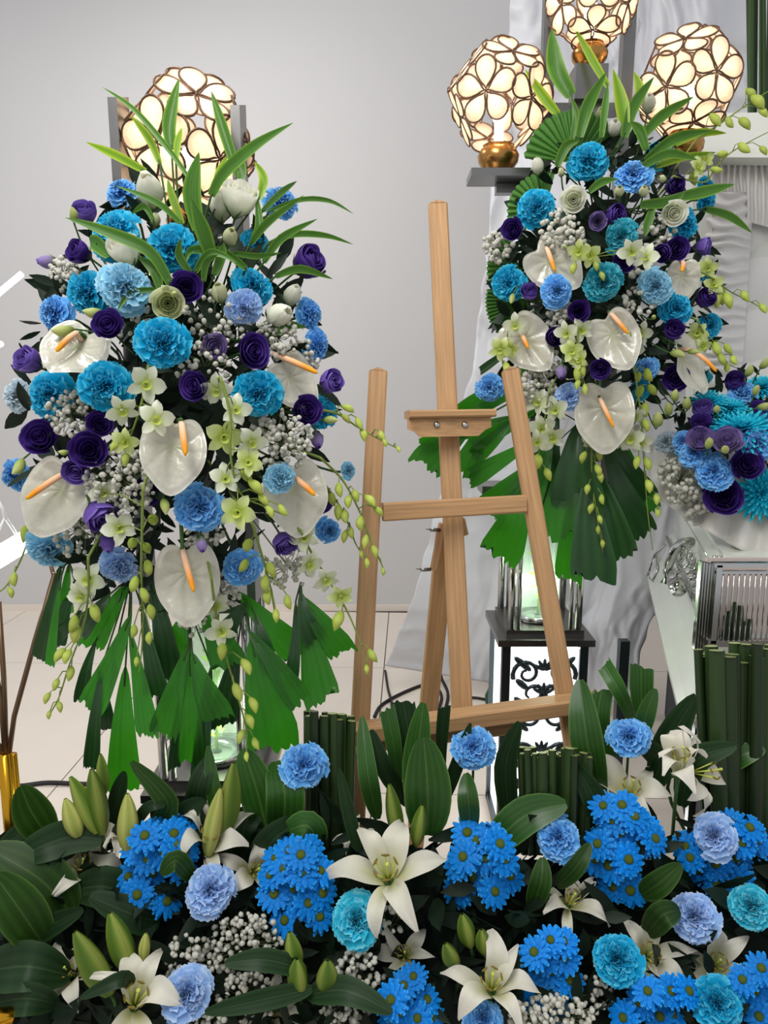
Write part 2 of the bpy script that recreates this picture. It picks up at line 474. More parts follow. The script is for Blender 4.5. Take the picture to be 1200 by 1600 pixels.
def on_y(px, py, Y):
    d = ray(px, py); return CAM + d * (Y / d.y)
def depth(px, py, Y):
    return Y / P(px, py, 1.0).y
ZA, ZB2, ZC = depth(781, 152, SRY), depth(925, 2, SRY), depth(1073, 132, SRY)
capiz_lamp(781, 152, ZA, 76, 'glowing shell-flower globe lamp on the arm nearest the easel', 'shell globe lamps', (0.25, 0.1, 0.1), 0.45)
capiz_lamp(925, 2, ZB2, 66, 'topmost glowing shell-flower globe lamp between two tall steel posts', 'shell globe lamps', (0.15, 0.3, 0.45), 0.4)
capiz_lamp(1073, 132, ZC, 76, 'glowing shell-flower globe lamp nearest the casket lid', 'shell globe lamps', (0.2, -0.2, -0.25), 0.45)

# ================================================================== steel lamp stands with light boxes
def scroll_pts(cx, cz, r0, turns, start, sgn, n=22, grow=0.0):
    return [(cx + sgn * (r0 * (1 - 0.8 * k / n)) * math.cos(start + turns * 2 * math.pi * k / n), 0, cz + (r0 * (1 - 0.8 * k / n)) * math.sin(start + turns * 2 * math.pi * k / n)) for k in range(n + 1)]
def ornament(w, h):
    m = MB()
    for s in (-1, 1):
        m.tube([(s * w * f(a), 0, h * g) for f, a, g in ()] or scroll_pts(s * w * 0.24, h * 0.26, w * 0.2, 1.3, -0.4, s), [w * 0.035 * (1 - 0.5 * k / 22) for k in range(23)], 6)
        m.tube(scroll_pts(s * w * 0.16, -h * 0.02, w * 0.24, 0.8, -1.2, -s), [w * 0.04 * (1 - 0.6 * k / 22) for k in range(23)], 6)
        m.tube(scroll_pts(s * w * 0.2, -h * 0.3, w * 0.2, 1.2, 0.6, s), [w * 0.035 * (1 - 0.5 * k / 22) for k in range(23)], 6)
        for dz, ln in ((0.38, 0.16), (0.12, 0.12), (-0.12, 0.14), (-0.4, 0.15)):
            m.ell((s * w * 0.3, 0, h * dz), (w * 0.05, w * 0.03, w * ln), 8, 5, axis=(s * 0.7, 0, 0.6))
    for dz in (0.0, -0.16, 0.3):
        for k in range(5):
            a = RAD(30 + 30 * k)
            m.ell((w * 0.09 * math.cos(a), -0.002, h * dz + w * 0.09 * math.sin(a)), (w * 0.03, w * 0.025, w * 0.09), 6, 4, axis=(math.cos(a), 0, math.sin(a)))
    return m.mesh('scroll_ornament')
def stand(X, Y, zbox, bw, top, label, posts, cyl_h):
    """light box up to height zbox, four chrome columns with a glass between them, two flat posts up to the lamps"""
    o = thing('lamp_stand', label, 'lamp stand', 'steel lamp stands', (X, Y, 0))
    hw = bw / 2
    fr = MB()
    e = 0.02
    for sx in (-1, 1):
        for sy in (-1, 1):
            fr.box((sx * (hw - e / 2), sy * (hw - e / 2), zbox / 2), (e, e, zbox))
    fr.box((0, 0, 0.012), (bw, bw, 0.024))
    put('box_frame', fr.mesh('box_frame', False), M_DARKSTEEL, o)
    for a in range(4):
        q = Quaternion((0, 0, 1), a * math.pi / 2)
        put('light_panel', MB().box((0, -hw + 0.012, zbox / 2), (bw - 2 * e, 0.004, zbox - 0.03)).mesh('light_panel', False), M_PANEL, o, None, q)
    for k in range(2):
        put('scroll_ornament', ornament(bw * 0.85, 0.20), M_DARKSTEEL, o, (0, -hw + 0.004, zbox - 0.125 - 0.21 * k))
    pl = MB().box((0, 0, zbox + 0.008), (bw + 0.024, bw + 0.024, 0.016)).box((0, 0, zbox + 0.024), (bw - 0.02, bw - 0.02, 0.018))
    put('top_plate', pl.mesh('top_plate', False), M_STEEL, o)
    ch = cyl_h
    for sx in (-1, 1):
        for sy in (-1, 1):
            c = MB().tube([(sx * hw * 0.78, sy * hw * 0.78, zbox + 0.03), (sx * hw * 0.78, sy * hw * 0.78, zbox + ch)], 0.0085, 10)
            c.tube([(sx * hw * 0.60, sy * hw * 0.78, zbox + 0.03), (sx * hw * 0.60, sy * hw * 0.78, zbox + ch)], 0.005, 8)
            put('column', c.mesh('column'), M_CHROME, o)
    put('upper_plate', MB().box((0, 0, zbox + ch + 0.008), (bw * 0.9, bw * 0.9, 0.016)).mesh('upper_plate', False), M_STEEL, o)
    for (x0, y0, zt, w, dp) in posts:
        z0 = zbox + ch + 0.01
        m = MB()
        m.hexa([(x0 - w / 2, y0 - dp / 2, z0), (x0 + w / 2, y0 - dp / 2, z0), (x0 + w / 2, y0 + dp / 2, z0), (x0 - w / 2, y0 + dp / 2, z0),
                (x0 - w / 2, y0 - dp / 2, zt - 0.02), (x0 + w / 2, y0 - dp / 2, zt - 0.02), (x0 + w / 2, y0 + dp / 2, zt), (x0 - w / 2, y0 + dp / 2, zt)])
        put('post', m.mesh('post', False), M_STEEL, o)
    return o
# stand under the lone lamp
ls = P(297, 228, 1.27)
SLX, SLY = ls.x, ls.y
ptl = P(186, 155, 1.26).z
lampR = W(98, 1.27) * 1.03
STL = stand(SLX, SLY, 0.37, 0.21, 0, 'steel stand carrying the lone shell lamp, glass cylinder between chrome columns below',
            [(-0.102, -0.05, ptl - 0.005, 0.015, 0.06), (0.094, -0.05, ptl - 0.017, 0.015, 0.06)], 0.36)
put('lamp_shelf', MB().box((-0.01, 0, ls.z - SLX * 0 - lampR * 1.42 - 0.008), (0.235, 0.09, 0.014)).mesh('lamp_shelf', False), M_STEEL, STL)
# three-lamp stand
pb = on_y(853, 995, SRY - 0.1)
SRX, zr = pb.x, pb.z
px1, px2 = on_y(861, 60, SRY).x - SRX, on_y(987, 60, SRY).x - SRX
STR = stand(SRX, SRY, zr - 0.02, 0.205, 0, 'steel stand carrying three shell lamps, lit box with black scrolls at its foot',
            [(px1, 0.03, 2.3, 0.026, 0.03), (px2, 0.03, 2.3, 0.026, 0.03)], 0.32)
xm = (px1 + px2) / 2
put('upper_plate', MB().box((xm / 2, 0.02, zr + 0.34), (abs(xm) + 0.3, 0.1, 0.02)).mesh('yoke', False), M_STEEL, STR)
for (lx, ly, lz, lr) in ((781, 152, ZA, 76), (1073, 132, ZC, 76)):
    c = P(lx, ly, lz); R = W(lr, lz) * 1.03
    zz = c.z - R * 1.42
    tx = px1 if lx < 900 else px2
    m = MB().box((c.x - SRX, c.y - SRY, zz - 0.009), (0.13, 0.1, 0.016))
    m.box(((c.x - SRX + tx) / 2, 0.03, zz - 0.028), (abs(c.x - SRX - tx), 0.03, 0.02))
    put('arm', m.mesh('arm', False), M_STEEL, STR)
c = P(925, 2, ZB2); R = W(66, ZB2) * 1.03; zz = c.z - R * 1.42
sh = MB().box((c.x - SRX, 0.0, zz - 0.035), (0.07, 0.06, 0.07)).box((xm, 0.02, zz - 0.078), (px2 - px1, 0.05, 0.016))
put('lamp_shelf', sh.mesh('lamp_shelf', False), M_STEEL, STR)

# glass cylinders with lit leaves
leaf_small = MB().grid(lambda u, v: (Vector(((u - 0.5) * 0.5 * math.sin(math.pi * min(1, v + 0.03)) ** 0.8, 0.12 * math.sin(v * 3), v)), abs(u - 0.5) * 2), 4, 8).mesh('small_leaf')
def cylinder_vase(X, Y, z0, r, h, label, leaflabel):
    o = thing('glass_cylinder', label, 'vase', 'glass cylinders of the lamp stands', (X, Y, z0))
    put('glass_wall', MB().lathe([(r * 0.2, 0.002), (r, 0.002), (r, h), (r - 0.003, h), (r - 0.003, 0.008), (r * 0.2, 0.008)], 28).mesh('glass_wall'), M_GLASS, o)
    put('foot_ring', MB().lathe([(r * 0.6, 0), (r * 1.06, 0), (r * 1.06, 0.012), (r * 0.9, 0.014), (r * 0.6, 0.004)], 28).mesh('foot_ring'), M_CHROME, o)
    f = thing('leaf_sprig', leaflabel, 'leaves', 'lit leaf sprigs in the glass cylinders', (X, Y, z0 + 0.012))
    put('stem', MB().tube([(0, 0, 0), (0.004, 0, h * 0.5), (0, 0, h * 0.95)], 0.003, 6).mesh('stem'), M_OSTEM, f)
    for k in range(16):
        a = rnd(0, 6.28); zz = h * rnd(0.05, 0.8)
        d = Vector((math.cos(a), math.sin(a), rnd(0.2, 1.2))).normalized()
        put('leaf', leaf_small, M_LIME, f, (0, 0, zz), d.to_track_quat('Z', 'Y'), rnd(0.5, 0.8) * r)
    l = bpy.data.lights.new('spot_in_vase', 'POINT'); l.energy = 1.1; l.color = (0.95, 1, 0.85); l.shadow_soft_size = 0.02
    lo = bpy.data.objects.new('vase_light', l); lo.location = (X, Y - r * 0.4, z0 + h * 0.35); C.objects.link(lo)
cylinder_vase(SLX, SLY, 0.37 + 0.034, 0.052, 0.29, 'clear glass cylinder in the chrome columns under the lone shell lamp', 'bright lime leaf sprig lit inside the glass under the lone shell lamp')
cylinder_vase(SRX, SRY, zr + 0.014, 0.05, 0.26, 'clear glass cylinder standing on the lit scroll box behind the easel', 'bright lime leaf sprig lit inside the glass behind the easel')

# ================================================================== easel
EZ = thing('display_easel', 'bare pine display easel with clamp, crossbar and ledge on its own', 'easel', None, (P(710, 1110, 1.28).x, P(710, 1110, 1.28).y, 0))
Einv = Matrix.Translation(-EZ.location)
def eb(name, a, za, b, zb, wpx, th, parent=None, foot=False, m=None, round_top=False, side=None, shift=0.0):
    A, B = P(a[0], a[1], za), P(b[0], b[1], zb)
    if foot:
        d = (B - A).normalized(); A = A - d * ((A.z) / d.z)
    n = (CAM - (A + B) / 2); n.y -= shift
    d = (B - A).normalized()
    x = d.cross(Vector((0, -1, 0.1))).normalized() if side is None else Vector(side)
    wd = W(wpx, (za + zb) / 2)
    L0 = EZ.location
    ln = (B - A).length
    mb = MB()
    # wood runs along local z, so the grain of the material follows the bar
    c = 0.003
    w2, t2 = wd / 2, th / 2
    ring = [(-w2 + c, -t2), (w2 - c, -t2), (w2, -t2 + c), (w2, t2 - c), (w2 - c, t2), (-w2 + c, t2), (-w2, t2 - c), (-w2, -t2 + c)]
    base = len(mb.v)
    zs = [0, ln]
    for zz in zs:
        for (xx, yy) in ring:
            k = (1 - (abs(xx) / w2) ** 2) * wd * 0.22 if (round_top and zz == ln) else 0
            mb.v.append((xx, yy, zz + k)); mb.t.append(0)
    # add middle verts for the rounded top
    n8 = len(ring)
    for i in range(n8):
        j = (i + 1) % n8
        mb.f.append((i, j, n8 + j, n8 + i)); mb.m.append(0)
    mb.f.append(tuple(reversed(range(n8)))); mb.m.append(0)
    if round_top:
        K = 8
        cap = []
        for yy in (-t2, t2):
            cap.append([])
            for k in range(K + 1):
                xx = -w2 + c + (wd - 2 * c) * k / K
                mb.v.append((xx, yy, ln + wd * 0.2 * math.sin(math.pi * k / K))); mb.t.append(0)
                cap[-1].append(len(mb.v) - 1)
        for k in range(K):
            mb.f.append((cap[0][k], cap[0][k + 1], cap[1][k + 1], cap[1][k])); mb.m.append(0)
        mb.f.append(tuple(cap[0]) ); mb.m.append(0)
        mb.f.append(tuple(reversed(cap[1]))); mb.m.append(0)
    else:
        mb.f.append(tuple(n8 + i for i in range(n8))); mb.m.append(0)
    y = x.cross(d).normalized() * -1
    x = y.cross(d).normalized()
    q = Matrix((x, y, d)).transposed().to_quaternion()
    return put(name, mb.mesh(name, False), m or M_WOOD, EZ if parent is None else parent, A - L0, q)
eb('leg', (563, 1130), 1.285, (591, 582), 1.335, 29.5, 0.02, foot=True, round_top=True)
eb('leg', (886, 1105), 1.345, (797.5, 580), 1.40, 28, 0.02, foot=True, round_top=True)
eb('centre_post', (722, 1115), 1.345, (684, 322), 1.46, 31, 0.022, round_top=True)
eb('rear_leg', (662, 1180), 1.62, (697, 830), 1.42, 30, 0.02, foot=True)
eb('crossbar', (598, 800), 1.303, (820, 787), 1.368, 28, 0.018)
eb('ledge', (552, 1146), 1.253, (938, 1094), 1.322, 24, 0.045)
eb('ledge_lip', (556, 1166), 1.265, (806, 1135), 1.315, 22, 0.016)
cbm = MB()
poly = [(637, 654), (767, 652), (768, 667), (758, 672), (748, 681), (655, 683), (647, 675), (637, 671)]
for dz in (0.0, 0.03):
    for (x, y) in poly:
        q = P(x, y, lerp(1.34, 1.37, (x - 637) / 130)) + Vector((0, dz, 0)) - EZ.location
        cbm.v.append(tuple(q)); cbm.t.append(0)
cbm.f += [tuple(reversed(range(8))), tuple(range(8, 16))] + [(i, (i + 1) % 8, 8 + (i + 1) % 8, 8 + i) for i in range(8)]
cbm.m += [0] * 10
put('clamp_block', cbm.mesh('clamp_block', False), mat('pine_wood_cross', (178, 138, 96), rough=0.5, spec=0.3, noise=0.2, nscale=14, stretch=(0.5, 13, 13)), EZ)
eb('clamp_board', (636, 648), 1.352, (769, 646), 1.382, 12, 0.05)
bolt = MB().lathe([(0.0, 0.004), (0.003, 0.0038), (0.0055, 0.002), (0.006, 0.0), (0.0, 0.0)], 12).mesh('bolt')
for bx in (682, 726):
    q = P(bx, 664, lerp(1.34, 1.37, (bx - 637) / 130)) - EZ.location
    put('bolt', bolt, M_CHROME, EZ, q, Vector((0, -1, 0.15)).to_track_quat('Z', 'Y'), 1.1)
eb('hinge_bracket', (678, 890), 1.405, (692, 818), 1.39, 13, 0.012)
eb('hinge_bracket', (727, 835), 1.40, (722, 812), 1.39, 10, 0.012)
for (wx, wy) in ((683, 828), (668, 890)):
    w = MB().tube([(0, 0, -0.006), (0, 0, 0.012)], 0.003, 8).ell((0.006, 0, 0.012), (0.003, 0.0012, 0.006), 8, 4, axis=(0.6, 0, 1)).ell((-0.006, 0, 0.012), (0.003, 0.0012, 0.006), 8, 4, axis=(-0.6, 0, 1))
    put('wing_nut', w.mesh('wing_nut'), M_STEEL, EZ, P(wx, wy, 1.385) - EZ.location, Vector((-0.8, -0.5, 0.1)).to_track_quat('Z', 'Y'), 1.2)

# ================================================================== cables on the tiles
def cable(pts, r, label):
    o = put('power_cable', None, [])
    bpy.data.objects.remove(o)
    ps = []
    for i in range(len(pts) - 1):
        p_, q_ = pts[max(i - 1, 0)], pts[i]
        r_, s_ = pts[i + 1], pts[min(i + 2, len(pts) - 1)]
        for k in range(8):
            t = k / 8
            ps.append(0.5 * ((2 * q_) + (r_ - p_) * t + (2 * p_ - 5 * q_ + 4 * r_ - s_) * t * t + (3 * q_ - p_ - 3 * r_ + s_) * t ** 3))
    ps.append(pts[-1])
    return tag(put('power_cable', MB().tube(ps, r, 6).mesh('power_cable'), M_CABLE), label, 'cable', 'black cables on the tiles')
F = lambda x, y, h=0.006: on_z(x, y, h)
cable([F(-40, 1230), F(30, 1228), F(75, 1223), F(140, 1225), F(230, 1221), F(330, 1226), F(420, 1224)], 0.0065, 'black cable lying straight on the tiles beside the gold light stand')
cable([F(585, 1120), F(598, 1100), F(640, 1078), F(672, 1070), F(690, 1090), F(670, 1140), F(655, 1170)], 0.006, 'black cable curving over the tiles between easel leg and rear leg')
cable([F(602, 1048), F(606, 1075), F(612, 1100), F(612, 1140)], 0.005, 'short black cable end just inside the easel leg by the shell lamp spray')
cable([F(680, 1150), F(700, 1090), F(690, 1060, 0.02), F(690, 1046, 0.05), F(704, 1035, 0.06), F(735, 1038, 0.04), F(762, 1055, 0.02), F(775, 1073)], 0.006, 'black cable looped behind the centre post of the easel')
cable([F(690, 1160), F(720, 1100), F(740, 1090), F(790, 1100)], 0.005, 'black cable running from the centre post to the lit scroll box')

# ================================================================== gold-footed LED light stand at the frame's edge
LS = thing('led_light_stand', 'gold-footed light stand with brown rods and glowing white LED tubes', 'light stand', None, (P(12, 1250, 1.3).x, P(12, 1250, 1.3).y, 0))
def lp(px, py, z): return P(px, py, z) - LS.location
foot_a, foot_b = lp(20, 1330, 1.32), lp(8, 1178, 1.28)
down = (foot_a - foot_b).normalized()
fl = foot_a + down * ((foot_a.z) / -down.z)
put('sleeve', MB().tube([fl, foot_b], 0.012, 12).mesh('sleeve'), M_GOLD, LS)
put('sleeve', MB().tube([fl + Vector((0.015, 0.01, 0)), lp(20, 1178, 1.29)], 0.007, 12).mesh('sleeve'), M_GOLD, LS)
for pts in ([(14, 1180), (22, 1120), (55, 1000), (86, 895)], [(10, 1180), (6, 1060), (-2, 940)], [(8, 1180), (2, 1100), (-10, 1030)], [(6, 1182), (-2, 1165), (-12, 1150)]):
    put('rod', MB().tube([lp(x, y, 1.285 - 0.0003 * i * 20) for i, (x, y) in enumerate(pts)], 0.0045, 8).mesh('rod'), mat('brown_rod', (108, 84, 62), rough=0.35, metal=0.5), LS)
for (a, b, r) in (((-60, 506), (34, 428), 0.0055), ((-60, 905), (72, 826), 0.02), ((-40, 562), (2, 537), 0.005)):
    put('led_tube', MB().tube([lp(a[0], a[1], 1.35), lp(b[0], b[1], 1.42)], r, 12).mesh('led_tube'), M_TUBE, LS)
put('rod', MB().tube([lp(84, 900, 1.27), lp(74, 862, 1.36), lp(66, 829, 1.415)], 0.0035, 8).mesh('rod'), MATS['brown_rod'], LS)
put('rod', MB().tube([lp(-12, 1150, 1.285), lp(-46, 897, 1.36), lp(-48, 497, 1.36)], 0.0045, 8).mesh('rod'), MATS['brown_rod'], LS)
put('wire', MB().tube([lp(-10, 770, 1.33), lp(4, 795, 1.33), lp(8, 808, 1.34), lp(20, 826, 1.36), lp(30, 842, 1.38)], 0.003, 6).tube([lp(-10, 845, 1.33), lp(8, 808, 1.34)], 0.0022, 6).mesh('wire'), M_WHITEWIRE, LS)

# ================================================================== casket
CA = RAD(16)
cd = Vector((math.sin(CA), math.cos(CA), 0)); cw = Vector((math.cos(CA), -math.sin(CA), 0))
L0 = on_z(1060, 1118, 0.45)
CK = thing('casket', 'open white pearl casket with chrome handle, ruffled lid lining and moulded foot', 'casket', None, Vector((L0.x, L0.y, 0)) + cd * 0.5 + cw * 0.3)
def cp(a, b, z): # along, across, height  (local to the casket)
    return Vector((L0.x, L0.y, 0)) + cd * a + cw * b + Vector((0, 0, z)) - CK.location
CW = 0.62
prof = [(0.0, 0.45), (-0.004, 0.475), (0.012, 0.49), (0.04, 0.535), (0.056, 0.575), (0.062, 0.60), (0.055, 0.61), (0.07, 0.63), (0.07, 0.74), (0.05, 0.76), (0.045, 0.775), (0.06, 0.79), (0.06, 0.80)]
prof2 = prof + [(CW - x, z) for x, z in reversed(prof)]
bm_ = MB()
sect = [0.0, 0.004, 0.012, 0.5, 1.05]
npf = len(prof2)
for a in sect:
    ins = 0.02 if a == 0 else (0.006 if a == 0.004 else 0)
    for x, z in prof2:
        q = cp(a, lerp(x, CW / 2, ins), z); bm_.v.append(tuple(q)); bm_.t.append(0)
for k in range(len(sect) - 1):
    for i in range(npf):
        j = (i + 1) % npf
        bm_.f.append((k * npf + i, k * npf + j, (k + 1) * npf + j, (k + 1) * npf + i)); bm_.m.append(0)
bm_.f.append(tuple(range(npf))); bm_.m.append(0)
bm_.f.append(tuple(reversed(range((len(sect) - 1) * npf, len(sect) * npf)))); bm_.m.append(0)
put('body', bm_.mesh('casket_body', False), M_CASKET, CK)
# silver ornament strip and corner post
st = MB()
for k in range(26):
    a = 0.05 + k * 0.022
    st.ell(cp(a, 0.064, 0.655 + 0.018 * math.sin(k * 2.1)), (0.007, 0.007, 0.016), 6, 4, axis=(math.sin(k), 0.2, math.cos(k)))
put('relief_strip', st.mesh('relief_strip'), M_CHROME, CK)
put('rail', MB().tube([cp(0.0, 0.05, 0.615), cp(1.03, 0.05, 0.615)], 0.006, 8).tube([cp(0.0, 0.054, 0.77), cp(1.03, 0.054, 0.77)], 0.008, 8).mesh('rail'), M_CHROME, CK)
cpst = MB()
for k in range(7):
    cpst.tube([cp(0.006 + 0.0 * k, 0.045 + k * 0.009, 0.62), cp(0.006, 0.045 + k * 0.009, 0.795)], 0.004, 8)
put('corner_post', cpst.mesh('corner_post'), M_CHROME, CK)
put('plinth', MB().beam(cp(0.12, CW / 2, 0.225), cp(1.0, CW / 2, 0.225), CW - 0.16, 0.448, cw).mesh('plinth', False), mat('under_casket_shadow', (58, 60, 66), rough=0.8), CK)  # support coloured dark to stand in for the shadow below the casket
leg_t = P(975, 1000, 1.95)
put('trolley_leg', MB().box((leg_t.x - CK.location.x, leg_t.y - CK.location.y, leg_t.z / 2), (0.025, 0.025, leg_t.z)).mesh('trolley_leg', False), M_DARKSTEEL, CK)
# handle: arm, socket and bar end
hz = on_z(1062, 900, 0.69)
def hp(px, py, z): return P(px, py, z) - CK.location
zh = 1.86
arm_m = MB().tube([hp(1080, 846, zh + 0.02), hp(1065, 850, zh - 0.01), hp(1052, 862, zh - 0.03), hp(1044, 885, zh - 0.04), hp(1037, 912, zh - 0.04)], [0.012, 0.014, 0.013, 0.011, 0.009], 10)
for k in range(8):
    arm_m.ell(hp(1070 - k * 1.5, 852 + k * 6, zh - 0.03), (0.006, 0.006, 0.011), 6, 4, axis=(math.sin(k * 2), 0, 1))
arm_m.ell(hp(1078, 848, zh + 0.02), (0.014, 0.014, 0.014), 8, 6)
put('handle_arm', arm_m.mesh('handle_arm'), M_CHROME, CK)
hb = MB().tube([hp(1046, 893, zh + 0.10), hp(1058, 915, zh - 0.03)], 0.017, 14)
hb.tube([hp(1057, 913, zh - 0.025), hp(1060, 921, zh - 0.055)], [0.021, 0.02], 14)
hb.ell(hp(1060, 921, zh - 0.055), (0.014, 0.014, 0.008), 10, 5, axis=(0.1, -1, -0.2))
put('handle_bar', hb.mesh('handle_bar'), M_CHROME, CK)
put('handle_plate', MB().tube([hp(1040, 850, zh + 0.05), hp(1022, 868, zh + 0.05), hp(1012, 900, zh + 0.04), hp(1020, 908, zh + 0.04), hp(1028, 890, zh + 0.04), hp(1026, 868, zh + 0.05), hp(1022, 866, zh + 0.05)], 0.004, 6).mesh('handle_plate'), M_CHROME, CK)
# open lid: frame and shirred lining (z about 2 m)
def lidp(px, py, z): return P(px, py, z) - CK.location
ZL = 2.08
lf = MB()
def bar(a, b, th, wpx):
    A, B = lidp(*a), lidp(*b)
    lf.beam(A, B, W(wpx, a[2]), th, (B - A).cross(Vector((0, 1, 0))))
bar((1092, 214, ZL), (1330, 214, ZL - 0.14), 0.10, 50)
bar((1086, 244, ZL - 0.01), (1330, 246, ZL - 0.15), 0.07, 14)
bar((1092, 195, ZL), (1092, 640, ZL), 0.05, 30)
lf.hexa([lidp(1080, 195, ZL + 0.10), lidp(1330, 195, ZL - 0.03), lidp(1330, 680, ZL - 0.03), lidp(1080, 680, ZL + 0.10), lidp(1080, 195, ZL + 0.12), lidp(1330, 195, ZL - 0.01), lidp(1330, 680, ZL - 0.01), lidp(1080, 680, ZL + 0.12)])
lid = put('lid', lf.mesh('lid', False), M_CREAM, CK)
def shir(u, v):
    x = lerp(1085, 1178 - 22 * v, u); y = lerp(300, 640, v)
    r = 0.012 * math.sin(v * 120 + 4 * mnoise.noise(Vector((u * 2.5, v * 9, 0)))) * (0.6 + 0.4 * math.sin(u * 3))
    return lidp(x, y, ZL + 0.02 - 0.06 * math.sin(u * math.pi) + r), 0
put('ruffled_lining', MB().grid(shir, 24, 200).mesh('ruffled_lining'), M_SHIRR, lid)
def shir2(u, v):
    x = lerp(1108, 1330, u); y = lerp(250, 330 + 60 * u, v)
    r = 0.008 * math.sin(u * 130 + 3 * mnoise.noise(Vector((u * 9, v * 2, 3))))
    return lidp(x, y, lerp(ZL + 0.01, ZL - 0.1, u) + 0.03 * v + r), 0
put('head_ruffle', MB().grid(shir2, 180, 12).mesh('head_ruffle'), M_SHIRR, lid)
def shir3(u, v):
    x = lerp(1168, 1330, u) ; y = lerp(320, 690, v)
    ph = v * 14 + u * 3.0
    r = 0.02 * (abs(math.sin(ph)) ** 0.6) 
    return lidp(x - 14 * v, y, ZL + 0.06 - 0.05 * u - r), 0
put('pleated_lining', MB().grid(shir3, 12, 120).mesh('pleated_lining'), M_SHIRR, lid)

# satin cloth draped over the casket's end
def drape(u, v):
    x = lerp(1015, 1290, u); y0 = 690 + 20 * u; 
    yb = 760 + 120 * min(1, u * 1.5) ** 0.75
    y = lerp(y0, yb, v)
    z = 1.66 - 0.2 * u - 0.05 * v
    q = Vector((u * 4, v * 2, 8.1))
    z += 0.03 * mnoise.noise(q) + 0.012 * math.sin(u * 38 + v * 4)
    return P(x, y, z), 0
dr = put('satin_drape', MB().grid(drape, 60, 24).mesh('satin_drape'), M_SATIN)
tag(dr, 'off-white satin drape under the flowers lying on the casket', 'drape')
sd = dr.modifiers.new('thick', 'SOLIDIFY'); sd.thickness = 0.003

# chrome barred rack at the casket's end
zk = 1.36
RK = thing('chrome_rack', 'chrome barred rack standing against the near end of the casket', 'rack', None, Vector((P(1150, 1005, zk).x, P(1150, 1005, zk).y, 0)))
def rp(px, py, z): return P(px, py, z) - RK.location
k0 = P(1112, 876, zk); k1 = P(1112, 1004, zk)
XL, XR = k0.x - RK.location.x, P(1262, 876, zk).x - RK.location.x
ZT, ZB = k0.z, k1.z
put('back_panel', MB().box(((XL + XR) / 2, 0.05, (ZT + ZB) / 2), (XR - XL, 0.004, ZT - ZB)).mesh('back_panel', False), mat('blush_panel', (206, 190, 182), rough=0.4), RK)
fr = MB().box(((XL + XR) / 2, 0, ZT), (XR - XL + 0.02, 0.014, 0.008)).box(((XL + XR) / 2, 0, ZT - 0.014), (XR - XL + 0.01, 0.01, 0.005)).box(((XL + XR) / 2, 0, ZB), (XR - XL + 0.02, 0.014, 0.012)).box((XL, 0, (ZT + ZB) / 2), (0.01, 0.014, ZT - ZB))
fr.box((XL, 0.03, ZB / 2), (0.014, 0.014, ZB)).box((XR, 0.03, ZB / 2), (0.014, 0.014, ZB))
put('rack_frame', fr.mesh('rack_frame', False), M_CHROME, RK)
barm = MB().tube([(0, 0, ZB), (0, 0, ZT - 0.012)], 0.0016, 6).mesh('bar')
for k in range(1, 18):
    put('bar', barm, M_CHROME, RK, (lerp(XL, XR, k / 18), -0.002, 0))
slat = MB().box((0, 0, (ZT + ZB) / 2 - 0.01), (0.003, 0.012, ZT - ZB + 0.02)).mesh('slat', False)
for k in range(6):
    put('side_slat', slat, M_CHROME, RK, (XL - 0.005 - k * 0.0033, 0.004 + k * 0.004, 0))

# dark green netting beside the scroll box
gn = on_z(772, 1092, 0.05)
nm = MB().ell((0, 0, 0), (0.03, 0.03, 0.06), 14, 9)
nm.v = [tuple(Vector(v) * (1 + 0.35 * mnoise.noise(Vector(v) * 40))) for v in nm.v]
tag(put('green_netting', nm.mesh('green_netting'), mat('green_net', (40, 84, 66), rough=0.7, bump=0.8, bscale=150), None, gn), 'crumpled dark green netting on the tiles beside the lit scroll box', 'netting')

# ================================================================== flower builders
def carn_petal(m, th, R, e0, e1, wa, amp, kf, seed):
    rr = random.Random(seed)
    ph = [rr.uniform(0, 6.28) for _ in range(3)]
    nu, nv = 19, 6
    jit = [(0.022 if i % 2 else -0.022) + rr.uniform(-0.02, 0.02) for i in range(nu + 1)]
    skew = rr.uniform(-0.5, 0.5)
    def fn(u, v):
        s = u * 2 - 1
        vv = v
        phi = th + s * wa * (0.22 + 0.78 * vv)
        rad = R * vv * (1 - 0.035 * s * s + 0.02 * math.sin(2.3 * s + ph[1]))
        if v > 0.99: rad *= 1 + jit[int(round(u * nu))]
        e = lerp(e0, e1, vv)
        fz = amp * (vv ** 1.6) * (math.sin(kf * s + ph[0]) + 0.6 * math.sin(2.1 * kf * s + ph[1])) + amp * skew * s * vv
        phi += 0.10 * vv * vv * math.sin(kf * s + ph[2]) / max(0.35, math.cos(e))
        x = rad * math.cos(e) - fz * math.sin(e)
        z = rad * math.sin(e) + fz * math.cos(e)
        return Vector((x * math.cos(phi), x * math.sin(phi), z * 0.78)), min(1, vv * (0.95 + 0.05 * math.sin(ph[2] + 5 * s)))
    m.grid(fn, nu, nv)
